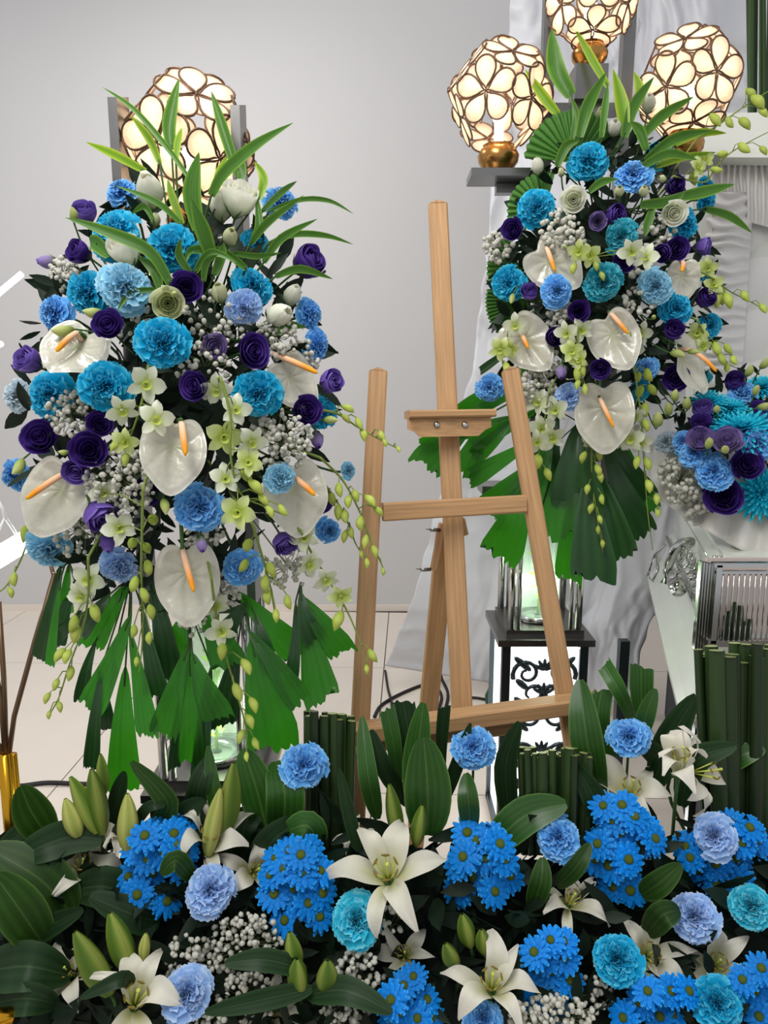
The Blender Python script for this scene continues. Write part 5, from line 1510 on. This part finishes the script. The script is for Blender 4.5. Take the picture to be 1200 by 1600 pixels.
orchid(SR, [(905, 500), (902, 540), (905, 570), (912, 608)], [(886, 520, 40), (908, 515, 40), (893, 548, 38, 1), (905, 562, 34, 1)], [(900, 585, 24), (912, 578, 22), (903, 600, 20), (914, 608, 20)], 'orchid spray below the purple rose in the middle of the casket-side spray')
orchid(SR, [(858, 610), (852, 650), (842, 700), (845, 735)], [(842, 628, 44), (868, 640, 44), (846, 668, 46), (862, 682, 46), (840, 690, 40)], [(838, 722, 28, 1), (856, 742, 24)], 'white orchid spray hanging over the slanted easel leg')
orchid(SR, [(985, 520), (992, 580), (1000, 640), (1006, 720), (1012, 800), (1020, 860)], [(985, 545, 44), (1000, 520, 40), (976, 552, 36), (990, 650, 40), (986, 685, 46), (1002, 690, 40)], [(998, 590, 24), (1015, 585, 26), (1002, 612, 26), (1020, 610, 26), (1010, 640, 24), (1008, 665, 22), (1010, 725, 22), (996, 722, 24), (1012, 760, 24), (1024, 780, 22), (1030, 800, 18)], 'longest orchid spray falling between the lowest anthurium and the casket')
orchid(SR, [(1052, 275), (1100, 285), (1118, 262), (1140, 240), (1170, 222), (1205, 204)], [(1090, 262, 34, 1), (1102, 250, 28, 1)], [(1128, 240, 24), (1120, 264, 22), (1163, 230, 24), (1085, 280, 28), (1192, 236, 20)], 'orchid twig arching across the lid frame near the high purple cup')
orchid(SR, [(1096, 425), (1118, 438), (1140, 455), (1170, 470), (1192, 482)], [(1106, 418, 34, 1), (1115, 445, 34, 1)], [(1128, 462, 28), (1137, 470, 26), (1165, 463, 22), (1191, 482, 20), (1122, 470, 24)], 'orchid twig of pale buds across the ruffled lid lining')
orchid(SR, [(925, 680), (925, 740), (932, 800), (942, 865)], [(922, 690, 28)], [(913, 715, 22), (936, 710, 22), (934, 735, 22), (938, 745, 20), (918, 765, 20), (942, 780, 18), (925, 795, 18), (938, 812, 16), (935, 828, 16), (941, 850, 14)], 'thin orchid twig of buds hanging down the big palm fan', zo=-0.03)
orchid(SR, [(1090, 215), (1130, 190), (1165, 165), (1205, 140)], [], [(1180, 158, 28), (1160, 192, 28), (1115, 185, 26), (1140, 188, 22), (1170, 145, 24), (1190, 175, 22)], 'orchid twig of lime buds in front of the tall stalks behind the lid', bud_dir=(0.4, -0.2, -0.6))
orchid(SR, [(880, 385), (905, 395), (925, 405)], [(905, 392, 38, 1), (922, 398, 40, 1), (986, 392, 44), (1010, 402, 44)], [(930, 415, 20), (898, 420, 20), (940, 432, 16)], 'lime and white orchid blooms around the upper teal carnation', zo=-0.03)
orchid(SR, [(800, 500), (790, 535), (785, 565), (793, 585)], [(805, 508, 40), (782, 545, 40, 1), (800, 545, 34, 1)], [(790, 575, 26), (796, 590, 20)], 'lime orchid spray on the anthurium nearest the easel', zo=-0.04)
orchid(SR, [(1090, 500), (1105, 530), (1125, 560), (1150, 575)], [(1090, 520, 36, 1), (1098, 540, 30, 1)], [(1122, 545, 26), (1138, 545, 22), (1128, 562, 22), (1148, 562, 22), (1138, 575, 20)], 'lime orchid twig beside the folded anthurium')
for (x, y, r, n, det, zo) in [(880, 365, 36, 60, 'above the topmost anthurium', 0.0), (778, 385, 24, 40, 'easel edge over the striped leaf', 0.03), (835, 600, 34, 60, "beside the easel leg's rounded top", 0.01), (875, 490, 24, 28, 'around the middle purple rose', 0.03),
   (1000, 470, 26, 26, 'beside the pale aqua carnation', 0.03), (980, 675, 28, 36, 'under the lowest anthurium', 0.02), (1030, 370, 30, 26, 'above the purple pair', 0.03), (1000, 420, 20, 16, 'beside the white orchid blooms', 0.03), (850, 565, 26, 26, 'under the anthurium nearest the easel', 0.03)]:
    gyp(SR, x, y, r, n, det, zo)
sprig(SR, 'tall dracaena sprig in front of the topmost lamp', [
 ([(893, 150), (868, 105), (862, 45)], 38, 0.02), ([(873, 180), (850, 152), (820, 108)], 22, 0.02, 1), ([(950, 135), (925, 92), (898, 44)], 18, 0.03, 1), ([(905, 215), (918, 165), (948, 112)], 28, 0.0), ([(975, 205), (972, 165), (958, 108)], 30, 0.0, 1),
 ([(975, 215), (990, 165), (1022, 120)], 26, 0.02), ([(985, 180), (1000, 145), (990, 112)], 22, 0.03, 1), ([(893, 220), (900, 180), (892, 150)], 14, 0.0), ([(940, 215), (945, 170), (950, 130)], 16, 0.02)])
sprig(SR, 'dracaena sprig spreading towards the lid frame', [
 ([(1002, 215), (1035, 180), (1086, 150)], 24, -0.02), ([(1008, 252), (1055, 216), (1112, 204)], 24, -0.02), ([(1000, 262), (1045, 240), (1090, 250)], 20, -0.02), ([(1055, 225), (1090, 208), (1135, 208)], 20, 0.0, 1), ([(1010, 235), (1000, 205), (985, 190)], 22, 0.0),
 ([(1060, 308), (1100, 300), (1148, 288)], 26, 0.0), ([(1100, 326), (1140, 338), (1175, 364)], 18, 0.03), ([(1020, 325), (1012, 350), (1008, 370)], 20, 0.0), ([(870, 260), (885, 228), (905, 220)], 22, -0.02), ([(1025, 260), (1070, 245), (1120, 238)], 16, 0.02, 1), ([(920, 300), (940, 285), (965, 280)], 18, 0.0), ([(1000, 320), (1045, 315), (1070, 300)], 24, 0.02)])
fan_leaf(895, 255, 78, 1.55, 35, 175, (925, 330, 1.6), 'round pleated fan palm leaf behind the highest turquoise carnation')
fan_leaf(850, 330, 58, 1.55, 75, 225, (910, 380, 1.6), 'round pleated fan palm leaf at the easel edge, above the topmost anthurium')
fan_leaf(812, 420, 52, 1.57, 110, 250, (890, 430, 1.6), 'half-hidden fan palm leaf behind the easel-edge turquoise carnation')
fan_leaf(830, 470, 72, 1.56, 165, 240, (890, 480, 1.6), 'slit fan palm leaf poking out beside the anthurium nearest the easel')
frond(SR, 'fishtail palm frond reaching behind the clamp of the easel', (850, 600), [
 ((845, 560), (718, 648), 34), ((835, 600), (690, 672), 26), ((800, 650), (655, 698), 30), ((740, 660), (664, 728), 62), ((760, 650), (722, 742), 46), ((840, 640), (735, 690), 34), ((830, 520), (750, 580), 14, 1)])
frond(SR, 'fishtail palm frond between crossbar and slanted easel leg', (860, 660), [
 ((850, 680), (735, 748), 34), ((840, 720), (755, 800), 50), ((820, 760), (778, 868), 74), ((860, 690), (815, 790), 60), ((810, 640), (740, 715), 30)])
frond(SR, 'broad dark palm fan hanging below the lowest anthurium', (905, 660), [
 ((905, 660), (872, 840), 66, 0, 0.0), ((905, 660), (905, 800), 90, 1, -0.02), ((920, 740), (928, 905), 78, 1, -0.03), ((930, 730), (970, 872), 62, 1, -0.02), ((945, 700), (1004, 838), 56, 1, 0.0), ((950, 670), (1010, 780), 50, 1, 0.01), ((890, 780), (890, 905), 46, 0, 0.02), ((870, 640), (850, 760), 56, 1, 0.02), ((975, 690), (1020, 800), 34, 0, 0.03), ((860, 700), (838, 800), 44, 1, 0.02)])
for (x, y, s, f, det) in [(801, 462, 20, (-0.3, -1.2), 'lying on the easel-edge carnation'), (1022, 497, 14, (0.2, 0.2), 'round one below the pale aqua carnation'), (1052, 553, 26, (1.6, -0.5), 'on the folded anthurium'), (1078, 550, 20, (1.6, -0.2), 'brown tipped, at the folded anthurium spadix'), (1056, 622, 26, (0.1, 1.2), 'by the lowest purple rose'), (1028, 660, 34, (0.0, 1.2), 'largest, above the casket drape'), (1075, 635, 28, (0.1, 1.2), 'between the two sprays'), (1045, 645, 26, (-0.2, 1.2), 'beside the largest bud')]:
    pos, d, q, R = place(SR, x, y, s, -0.03, f, 0.5)
    o = thing('lisianthus_bud', 'small green lisianthus bud in the casket-side spray, ' + det, 'flower bud', 'green buds of the casket-side spray', pos, q, R * 2)
    put('bud_petals', BUD_ME, M_BUD_G, o)
    stem_from(o, q, R * 2, pos, d, SR.core(x, y), 0.0, 0.0014)

# ================================================================== flowers lying on the casket
foam(SC, 'dark floral foam under the flowers on the casket', 0.14, 0.07, 0.06)
filler(SC, 'dark leaves between the flowers on the casket', 160, 'filler_greenery', (0.02, 0.045))
for (x, y, s, det, f, zo) in [(1160, 665, 112, 'biggest, above the lilac pair', (0.0, 1.5), 0.02), (1193, 772, 96, 'lowest, beside the big purple rose', (0.3, -0.1), -0.02), (1108, 625, 62, 'small one under the folded anthurium', (0.0, 1.4), 0.03), (1190, 602, 60, 'farthest, at the lid lining', (0.0, 1.4), 0.05), (1140, 635, 60, 'flat one behind the biggest', (0.0, 1.6), 0.04)]:
    pos, d, q, R = place(SC, x, y, s, zo, f, 0.3)
    o = thing('chrysanthemum', 'turquoise chrysanthemum on the casket, ' + det, 'chrysanthemum', 'chrysanthemums on the casket', pos, q, R)
    put('petals', random.choice(MUM_ME), M_MUM, o)
    put('calyx', CARN_ME[0][-1][1], M_CALYX, o)
    stem_from(o, q, R, pos, d, SC.core(x, y), 0.6, 0.0022)
for a in [(1116, 736, 62, 'S', 'above the big purple rose', -0.01, (0.0, 0.2)), (1084, 707, 54, 'S', 'nearest the casket-side spray', 0.0, (-0.4, 0.4)), (1183, 690, 56, 'S', 'between the biggest chrysanthemum and purple rose', -0.01, (0.2, 0.5)), (1066, 690, 40, 'S', 'hidden behind the lilac rose', 0.03, (-0.5, 0.4)), (1160, 612, 44, 'S', 'farther back beside a purple rose', 0.03, (0.0, 0.8)), (1195, 645, 40, 'S', 'cut by the picture edge', 0.02, (0.2, 0.6)), (1098, 588, 30, 'K', 'shaded one below the folded anthurium', 0.05, (0.0, 0.8)), (1040, 690, 40, 'W', 'grey-blue one in shade', 0.06, (-0.4, 0.3))]:
    carnation(SC, *a[:5], zo=a[5], face=a[6])
for a in [(1131, 776, 58, 'D', 'open', 'biggest, at the drape edge', -0.03, (0.0, 0.1)), (1168, 726, 48, 'D', 'open', 'above the lowest chrysanthemum', -0.02, (0.2, 0.2)), (1148, 600, 36, 'D', 'cup', 'high up beside green buds', 0.03, (0.1, 0.9)), (1098, 642, 34, 'M', 'cup', 'above the lilac rose', 0.02, (-0.1, 1.0)), (1096, 660, 32, 'D', 'open', 'just under the violet cup', 0.0, (0.0, 0.7)), (1137, 688, 46, 'L', 'open', 'larger of the lilac pair', -0.02, (0.0, 0.6)), (1094, 686, 42, 'L', 'open', 'smaller of the lilac pair', -0.01, (-0.1, 0.7)), (1180, 640, 34, 'D', 'open', 'behind the biggest chrysanthemum', 0.03, (0.0, 0.9))]:
    lisianthus(SC, a[0], a[1], a[2], a[3], a[4], a[5], zo=a[6], face=a[7])
for (x, y, s, f, det) in [(1105, 697, 26, (0.0, 0.9), 'between the lilac pair'), (1133, 702, 26, (0.0, 0.4), 'in front of the larger lilac rose'), (1120, 640, 22, (0.0, 0.6), 'beside the violet cup'), (1167, 584, 24, (0.3, 1.4), 'high one by the lid lining'), (1190, 572, 24, (0.6, 1.2), 'highest by the lid lining'), (1180, 615, 22, (0.4, 1.0), 'beside the farthest chrysanthemum'), (1188, 635, 24, (1.2, 0.5), 'near the picture edge')]:
    pos, d, q, R = place(SC, x, y, s, -0.03, f, 0.5)
    o = thing('lisianthus_bud', 'green flower bud on the casket, ' + det, 'flower bud', 'green buds on the casket', pos, q, R * 2)
    put('bud_petals', BUD_ME, M_BUD_G, o)
    stem_from(o, q, R * 2, pos, d, SC.core(x, y), 0.0, 0.0014)
for (x, y, r, n, det, zo) in [(1062, 750, 36, 50, 'at the drape beside the carnations', 0.0), (1092, 790, 30, 36, 'below the biggest purple rose', 0.02), (1175, 826, 34, 36, 'under the lowest chrysanthemum', 0.0), (1048, 735, 20, 22, 'nearest the hanging orchids', 0.02)]:
    gyp(SC, x, y, r, n, det, zo)

# ================================================================== floor bed
zt, zb_ = BD.z(0, 1330) + 0.10, BD.z(0, 1720) + 0.10
A, B = P(600, 1330, zt), P(600, 1760, zb_)
tr = MB()
x0, x1 = -1.0, 1.0
for x in (x0, x1):
    for (yy, zz) in ((B.y - 0.02, 0.0), (B.y - 0.02, B.z), (A.y - 0.02, A.z), (A.y + 0.005, A.z - 0.02), (A.y + 0.005, 0.0)):
        tr.v.append((x, yy, zz)); tr.t.append(0)
tr.f += [(0, 1, 2, 3, 4), (9, 8, 7, 6, 5)] + [(i, 5 + i, 5 + (i + 1) % 5, (i + 1) % 5) for i in range(5)]
tr.m += [0] * 7
tag(put('flower_trough', tr.mesh('flower_trough', False), M_FOAM), 'sloping dark trough of soaked foam holding the floor bed flowers', 'trough')
def bed_rng(i):
    x = rnd(-40, 1240); y = rnd(1290, 1640)
    return P(x, y, BD.z(x, y) + rnd(0.02, 0.085))
filler(BD, 'dark undergrowth of leaves between the floor bed flowers', 900, 'filler_greenery', (0.03, 0.08), bed_rng)

for a in [
 (475, 1195, 76, 'S', 'before the stalk bundle under the easel', -0.01, (0.0, 0.2)),
 (740, 1166, 74, 'S', 'highest, just under the easel ledge', 0.0, (0.0, 0.35)),
 (983, 1150, 68, 'S', 'highest near the casket foot', 0.0, (0.0, 0.4)),
 (872, 1308, 74, 'S', 'below the low stalk bundle', -0.01, (-0.1, 0.2)),
 (327, 1390, 80, 'P', 'palest, above the long dark leaves', -0.02, (-0.1, 0.2)),
 (290, 1553, 82, 'P', 'lowest pale one beside the big lily', -0.02, (0.0, 0.1)),
 (557, 1438, 82, 'B', 'below the biggest lily', -0.02, (0.0, 0.1)),
 (1085, 1431, 78, 'P', 'above the shaded lily petals', -0.01, (0.0, 0.1)),
 (1116, 1306, 72, 'P', 'lying on blue daisies below the tall stalks', -0.03, (-0.1, 0.1)),
 (965, 1498, 80, 'T', 'beside the blue daisies and lily', -0.01, (0.0, 0.1)),
 (1174, 1415, 70, 'B', 'cut by the picture edge', -0.01, (0.1, 0.1)),
 (1120, 1566, 86, 'T', 'lowest, near the bottom corner', -0.01, (0.0, 0.1)),
 (755, 1592, 62, 'S', 'cut by the bottom edge', -0.01, (0.0, 0.2)),
 (1018, 1178, 22, 'A', 'tiny stray one beside the highest near the casket', -0.01, (-0.4, 0.2)),
]:
    if a[2] > 30: carnation(BD, *a[:5], zo=a[5], face=a[6])
daisies(235, 1345, [(256, 1331), (212, 1326), (230, 1342), (200, 1369), (262, 1408), (246, 1300), (272, 1302), (288, 1292), (214, 1398), (290, 1328), (226, 1305), (240, 1365), (284, 1352), (275, 1318)], 'blue daisies crowded below the pale lily buds')
daisies(465, 1388, [(443, 1357), (421, 1367), (472, 1361), (501, 1360), (459, 1389), (428, 1396), (482, 1411), (444, 1438), (452, 1328), (484, 1328), (505, 1395), (500, 1432), (470, 1335), (430, 1340)], 'blue daisies between the palest carnation and the biggest lily')
daisies(752, 1352, [(744, 1312), (768, 1306), (723, 1338), (758, 1341), (790, 1342), (738, 1370), (712, 1394), (774, 1393), (714, 1350), (798, 1368), (730, 1300), (765, 1372), (782, 1318)], 'blue daisies under the easel ledge carnation')
daisies(970, 1312, [(972, 1257), (942, 1258), (970, 1300), (933, 1318), (1012, 1292), (983, 1343), (957, 1386), (992, 1275), (1002, 1315), (930, 1342), (985, 1392), (955, 1280), (950, 1352), (1025, 1310)], 'tall bank of blue daisies below the half-open lily')
daisies(1140, 1325, [(1160, 1317), (1150, 1345), (1118, 1350), (1155, 1378), (1120, 1382), (1078, 1340), (1184, 1312), (1142, 1284), (1172, 1292), (1070, 1322), (1090, 1360)], 'blue daisies under the tall stalk bundle', 0.02)
daisies(857, 1510, [(860, 1468), (834, 1487), (882, 1496), (859, 1518), (891, 1531), (838, 1518), (858, 1552), (826, 1540), (870, 1576), (850, 1498), (880, 1470), (845, 1575)], 'blue daisies beside the open cream lily')
daisies(640, 1562, [(631, 1539), (668, 1561), (652, 1591), (610, 1562), (626, 1582), (646, 1525), (612, 1595), (675, 1590)], 'blue daisies at the bottom edge below the bright aqua carnation')
daisies(1020, 1570, [(998, 1566), (1031, 1588), (973, 1590), (1050, 1548), (1078, 1548), (1012, 1548), (1052, 1585)], 'blue daisies at the bottom edge below the turquoise carnation')
daisies(1182, 1548, [(1190, 1512), (1179, 1548), (1186, 1588), (1166, 1572), (1200, 1535), (1160, 1530)], 'blue daisies in the bottom corner')
for a in [
 (604, 1362, 215, 'open', 'biggest, facing forward in the middle', (-0.1, 0.5), 0.25, -0.05),
 (768, 1535, 185, 'open', 'cream one beside the low blue daisies', (0.0, 0.7), 0.9, -0.03),
 (330, 1305, 170, 'open', 'tall one among buds above the palest carnation', (0.1, 1.0), 0.4, 0.0),
 (1105, 1205, 150, 'wide', 'turned away towards the tall stalks', (1.2, 0.1), 0.3, 0.0),
 (1063, 1185, 150, 'half', 'half-open greenish one near the casket foot', (0.1, 2.6), 0.2, -0.07),
 (212, 1560, 205, 'open', 'big one at the bottom corner beside the pale carnation', (0.1, 0.5), 0.6, -0.03),
 (893, 1405, 130, 'open', 'small one under the sky blue carnation', (0.3, 0.6), 0.5, 0.01),
 (1015, 1490, 165, 'open', 'shaded one beside the turquoise carnation', (0.2, 0.2), 0.15, 0.02),
 (128, 1352, 135, 'open', 'behind the long dark leaf', (0.1, 0.7), 0.7, 0.03),
 (1120, 1505, 150, 'wide', 'shaded one below the periwinkle carnation', (0.2, 0.2), 0.8, 0.03),
 (632, 1490, 120, 'open', 'shaded one under the biggest lily', (-0.1, 0.2), 0.1, 0.04),
 (985, 1232, 150, 'wide', 'half hidden above the tall bank of daisies', (0.2, 0.8), 0.9, 0.04),
 (105, 1518, 130, 'open', 'beside two fat green buds', (-0.4, 0.5), 0.2, 0.02),
 (1108, 1148, 90, 'open', 'behind, against the tall stalks', (0.1, 0.9), 0.5, 0.05),
 (555, 1305, 80, 'open', 'small crumpled one behind the biggest lily', (-0.2, 0.6), 0.3, 0.04),
 (400, 1360, 130, 'wide', 'tucked behind the palest carnation', (0.2, 0.1), 0.5, 0.03),
 (195, 1300, 110, 'half', 'slim one above the daisies by the pale buds', (-0.1, 1.6), 0.5, 0.03),
 (430, 1575, 110, 'open', 'dim one under the long dark leaves', (0.0, 0.2), 0.4, 0.05),
]: lily(a[0], a[1], a[2], a[3], a[4], a[5], a[6], a[7])
for (b, t, w, det, y) in [
 ((152, 1300), (110, 1214), 30, 'leaning one of the tall pair', 0), ((160, 1302), (143, 1202), 32, 'upright one of the tall pair', 0), ((122, 1306), (102, 1248), 28, 'short, before the tall pair', 1), ((200, 1328), (199, 1240), 32, 'thick one above the daisies', 1),
 ((162, 1240), (157, 1178), 20, 'dark one behind the tall pair', 0), ((172, 1552), (117, 1456), 40, 'fat leaning one near the bottom corner', 0), ((204, 1516), (172, 1426), 38, 'fat one crossing the shaded lily', 0), ((352, 1300), (365, 1192), 34, 'tallest beside the hanging palm leaves', 0),
 ((325, 1335), (345, 1232), 28, 'golden one in the tall lily', 1), ((462, 1515), (452, 1456), 28, 'upper of two above the long dark leaves', 0), ((468, 1552), (464, 1498), 32, 'lower of two above the long dark leaves', 0), ((622, 1310), (608, 1225), 26, 'behind the biggest lily', 0), ((650, 1320), (660, 1258), 24, 'rising from the biggest lily', 0),
 ((735, 1478), (722, 1428), 28, 'upper one beside the cream lily', 0), ((758, 1490), (752, 1452), 24, 'small one beside the cream lily', 0), ((712, 1510), (695, 1474), 26, 'lower one beside the cream lily', 0), ((225, 1500), (228, 1458), 18, 'thin, near the big corner lily', 1), ((510, 1545), (512, 1500), 34, 'dim one by the white clusters', 0)]:
    lily_bud(b, t, w, det, bool(y), -0.01)
for (x, y, r, n, det, zo, ry) in [(385, 1478, 62, 120, 'large mass under the palest carnation', 0.02, 52), (300, 1500, 48, 50, 'above the lowest pale carnation', 0.03, 40), (390, 1560, 52, 60, 'beside the lowest pale carnation', 0.03, 40), (560, 1520, 40, 60, 'under the bright aqua carnation', 0.02, 36), (860, 1588, 70, 110, 'at the bottom edge under the daisies', 0.0, 34), (610, 1445, 22, 14, 'beside the bright aqua carnation', 0.03, 30), (540, 1585, 40, 40, 'at the bottom edge by the aqua daisies', 0.04, 20), (315, 1590, 50, 40, 'at the bottom edge by the big corner lily', 0.03, 18), (925, 1555, 30, 24, 'between the daisies near the bottom', 0.04, 30)]:
    gyp(BD, x, y, r, n, det, zo, ry)
rods('bundle of cut green stalks in front of the easel leg', 474, 552, 1118, 1345, 1.13, 22, 15, 0.05, 0.04, 10)
rods('low broad bundle of cut green stalks below the easel ledge', 812, 926, 1176, 1335, 1.08, 30, 15, 0.06, 0.03, 9)
rods('tallest bundle of cut green stalks beside the casket foot', 1096, 1225, 1020, 1335, 1.13, 26, 23, 0.07, 0.10, 18)
rods('small dark bundle of cut stalks inside the chrome rack', 1116, 1172, 955, 1006, zk + 0.03, 10, 9, 0.02, 0.0, 16)
rods('bundle of long green stalks standing behind the casket lid', 1160, 1215, -60, 700, 2.26, 7, 8, 0.06, 0.1, 30)
for a in [
 ([(668, 1305), (668, 1230), (662, 1152)], 74, 'widest upright leaf rising behind the biggest lily', 0), ([(652, 1280), (652, 1190), (662, 1098)], 46, 'tall pointed leaf just below the easel ledge', 0, None, 0, 0.03), ([(622, 1230), (616, 1170), (604, 1108)], 26, 'pleated cut leaf beside the stalk bundle', 0, None, 1, 0.05), ([(645, 1230), (640, 1160), (630, 1096)], 36, 'dark notched cut leaf below the ledge', 1, None, 1, 0.06),
 ([(690, 1230), (690, 1160), (694, 1104)], 20, 'narrow dark cut leaf below the centre post', 1, None, 1, 0.06), ([(935, 1260), (916, 1150), (906, 1062)], 50, 'long curved leaf beside the slanted easel leg', 0, None, 0, 0.05), ([(990, 1130), (968, 1080), (944, 1038)], 26, 'cut strap leaf leaning near the casket', 0, None, 1, 0.05), ([(1003, 1140), (1002, 1085), (1002, 1040)], 36, 'pleated square-cut leaf near the casket', 0, None, 1, 0.06),
 ([(1002, 1150), (1010, 1115), (1024, 1076)], 28, 'short pointed leaf in front of the square-cut leaf', 0), ([(1020, 1210), (1050, 1150), (1088, 1086)], 44, 'broad dark leaf under the casket foot', 1, None, 0, 0.07), ([(735, 1300), (732, 1250), (728, 1208)], 34, 'pointed leaf under the highest ledge carnation', 0), ([(760, 1330), (820, 1275), (885, 1256)], 56, 'broad leaf arching below the low stalk bundle', 0),
 ([(800, 1300), (790, 1200), (812, 1128)], 36, 'dark leaf crossing the ledge end', 1, None, 0, 0.05), ([(640, 1260), (600, 1200), (580, 1140)], 28, 'dark blade leaning beside the stalk bundle', 1, None, 0, 0.06), ([(690, 1260), (712, 1200), (735, 1130)], 22, 'dark blade behind the ledge carnation', 1, None, 0, 0.06), ([(590, 1280), (575, 1210), (566, 1120)], 30, 'blade pressed against the stalk bundle', 0, None, 0, 0.04),
 ([(78, 1310), (50, 1270), (32, 1228)], 58, 'upright leaf beside the gold foot', 0), ([(160, 1312), (110, 1308), (60, 1325), (25, 1345)], 54, 'long dark drooping leaf in front of the short bud', 1, None, 0, -0.02), ([(85, 1308), (40, 1300), (-5, 1332)], 36, 'dark leaf curling beside the gold foot', 1), ([(112, 1428), (60, 1372), (-20, 1325)], 80, 'largest glossy leaf at the picture edge', 0), ([(70, 1480), (30, 1420), (-10, 1365)], 70, 'second large leaf at the picture edge', 0, None, 0, -0.01),
 ([(-30, 1520), (40, 1510), (110, 1525)], 70, 'flat dark leaf at the picture edge', 1), ([(10, 1480), (60, 1455), (130, 1420)], 40, 'shaded leaf above the flat dark leaf', 1), ([(-20, 1570), (40, 1560), (90, 1570)], 46, 'lowest dark leaf at the picture edge', 1), ([(210, 1400), (160, 1385), (110, 1392)], 60, 'black-green leaf under the lily by the long dark leaf', 1, None, 0, 0.02),
 ([(250, 1440), (210, 1430), (140, 1400)], 50, 'second black-green leaf above the fat buds', 1, None, 0, 0.02), ([(478, 1516), (415, 1500), (352, 1505)], 34, "upper long dark leaf over the baby's breath", 1, None, 0, -0.04), ([(488, 1545), (410, 1562), (320, 1582)], 32, "lower long dark leaf over the baby's breath", 1, None, 0, -0.04), ([(480, 1555), (540, 1548), (612, 1582)], 42, 'long dark leaf below the bright aqua carnation', 1, None, 0, -0.03),
 ([(1002, 1398), (1030, 1380), (1064, 1350)], 38, 'green leaf beside the tall bank of daisies', 0, None, 0, -0.02), ([(1010, 1460), (1035, 1430), (1062, 1422)], 40, 'green leaf behind the periwinkle carnation', 0), ([(870, 1385), (900, 1355), (922, 1318)], 28, 'green leaf beside the sky blue carnation', 0, None, 0, -0.01), ([(300, 1372), (275, 1345), (252, 1366)], 32, 'bright leaf tip over the daisies', 0, None, 0, -0.03),
 ([(205, 1540), (190, 1530), (125, 1560)], 24, 'dark leaf across the big corner lily', 1, None, 0, -0.06), ([(240, 1290), (262, 1255), (205, 1190)], 34, 'pale shiny leaf hanging by the palm leaves', 0, None, 0, 0.0), ([(300, 1300), (310, 1230), (330, 1180)], 34, 'dark leaf behind the tall lily', 1, None, 0, 0.04), ([(420, 1310), (400, 1230), (380, 1170)], 56, 'broad green leaf behind the tallest bud', 0, None, 0, 0.05),
 ([(440, 1320), (445, 1240), (430, 1190)], 60, 'broad green leaf behind the stalk-bundle carnation', 0, None, 0, 0.05), ([(400, 1345), (430, 1310), (470, 1280)], 50, 'black-green leaf above the middle daisies', 1, None, 0, 0.02), ([(500, 1320), (480, 1290), (445, 1300)], 46, 'rounded green leaf above the middle daisies', 0), ([(1010, 1240), (1030, 1190), (985, 1155)], 40, 'dark leaf under the highest carnation near the casket', 1, None, 0, 0.05),
 ([(1065, 1260), (1085, 1190), (1150, 1165)], 40, 'dark leaf across the turned lily', 1, None, 0, 0.03), ([(1130, 1200), (1160, 1180), (1195, 1170)], 34, 'green leaf behind the turned lily', 0, None, 0, 0.03), ([(260, 1300), (290, 1270), (320, 1250)], 36, 'dark leaf beside the tall lily', 1), ([(205, 1300), (230, 1262), (258, 1258)], 18, 'thin dark curled leaf by the thick bud', 1), ([(172, 1290), (185, 1240), (195, 1205)], 26, 'dark leaf between the buds', 1, None, 0, 0.03),
 ([(950, 1330), (930, 1250), (895, 1190)], 40, 'dark leaf behind the low stalk bundle', 1, None, 0, 0.05), ([(830, 1420), (845, 1380), (848, 1340)], 34, 'green leaf under the low stalk bundle', 0), ([(960, 1180), (935, 1130), (940, 1080)], 40, 'pleated leaf behind the highest carnation near the casket', 0, None, 1, 0.07), ([(330, 1345), (320, 1290), (285, 1262)], 70, 'added dark leaf hiding box glare behind the tall lily', 1, None, 0, 0.07), ([(390, 1340), (380, 1300), (398, 1262)], 60, 'added dark leaf hiding box glare beside the tallest bud', 1, None, 0, 0.07), ([(350, 1310), (335, 1240), (325, 1165)], 24, 'light green strap leaf behind the golden bud', 0, None, 0, 0.03), ([(560, 1330), (545, 1270), (530, 1200)], 22, 'dark blade in front of the stalk bundle', 1, None, 0, -0.01)]:  # two wide dark leaves here are added to cover the light box glare
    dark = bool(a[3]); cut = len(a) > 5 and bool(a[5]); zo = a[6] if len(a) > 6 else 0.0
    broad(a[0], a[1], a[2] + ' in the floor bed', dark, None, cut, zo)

gr = MB().tube([P(-60, 1612, 0.93), P(-10, 1592, 0.93), P(14, 1588, 0.935), P(24, 1592, 0.95)], [0.012, 0.012, 0.011, 0.006], 12)
tag(put('gold_rail', gr.mesh('gold_rail'), M_GOLD), 'gold rail end poking into the bottom corner below the dark leaves', 'rail')
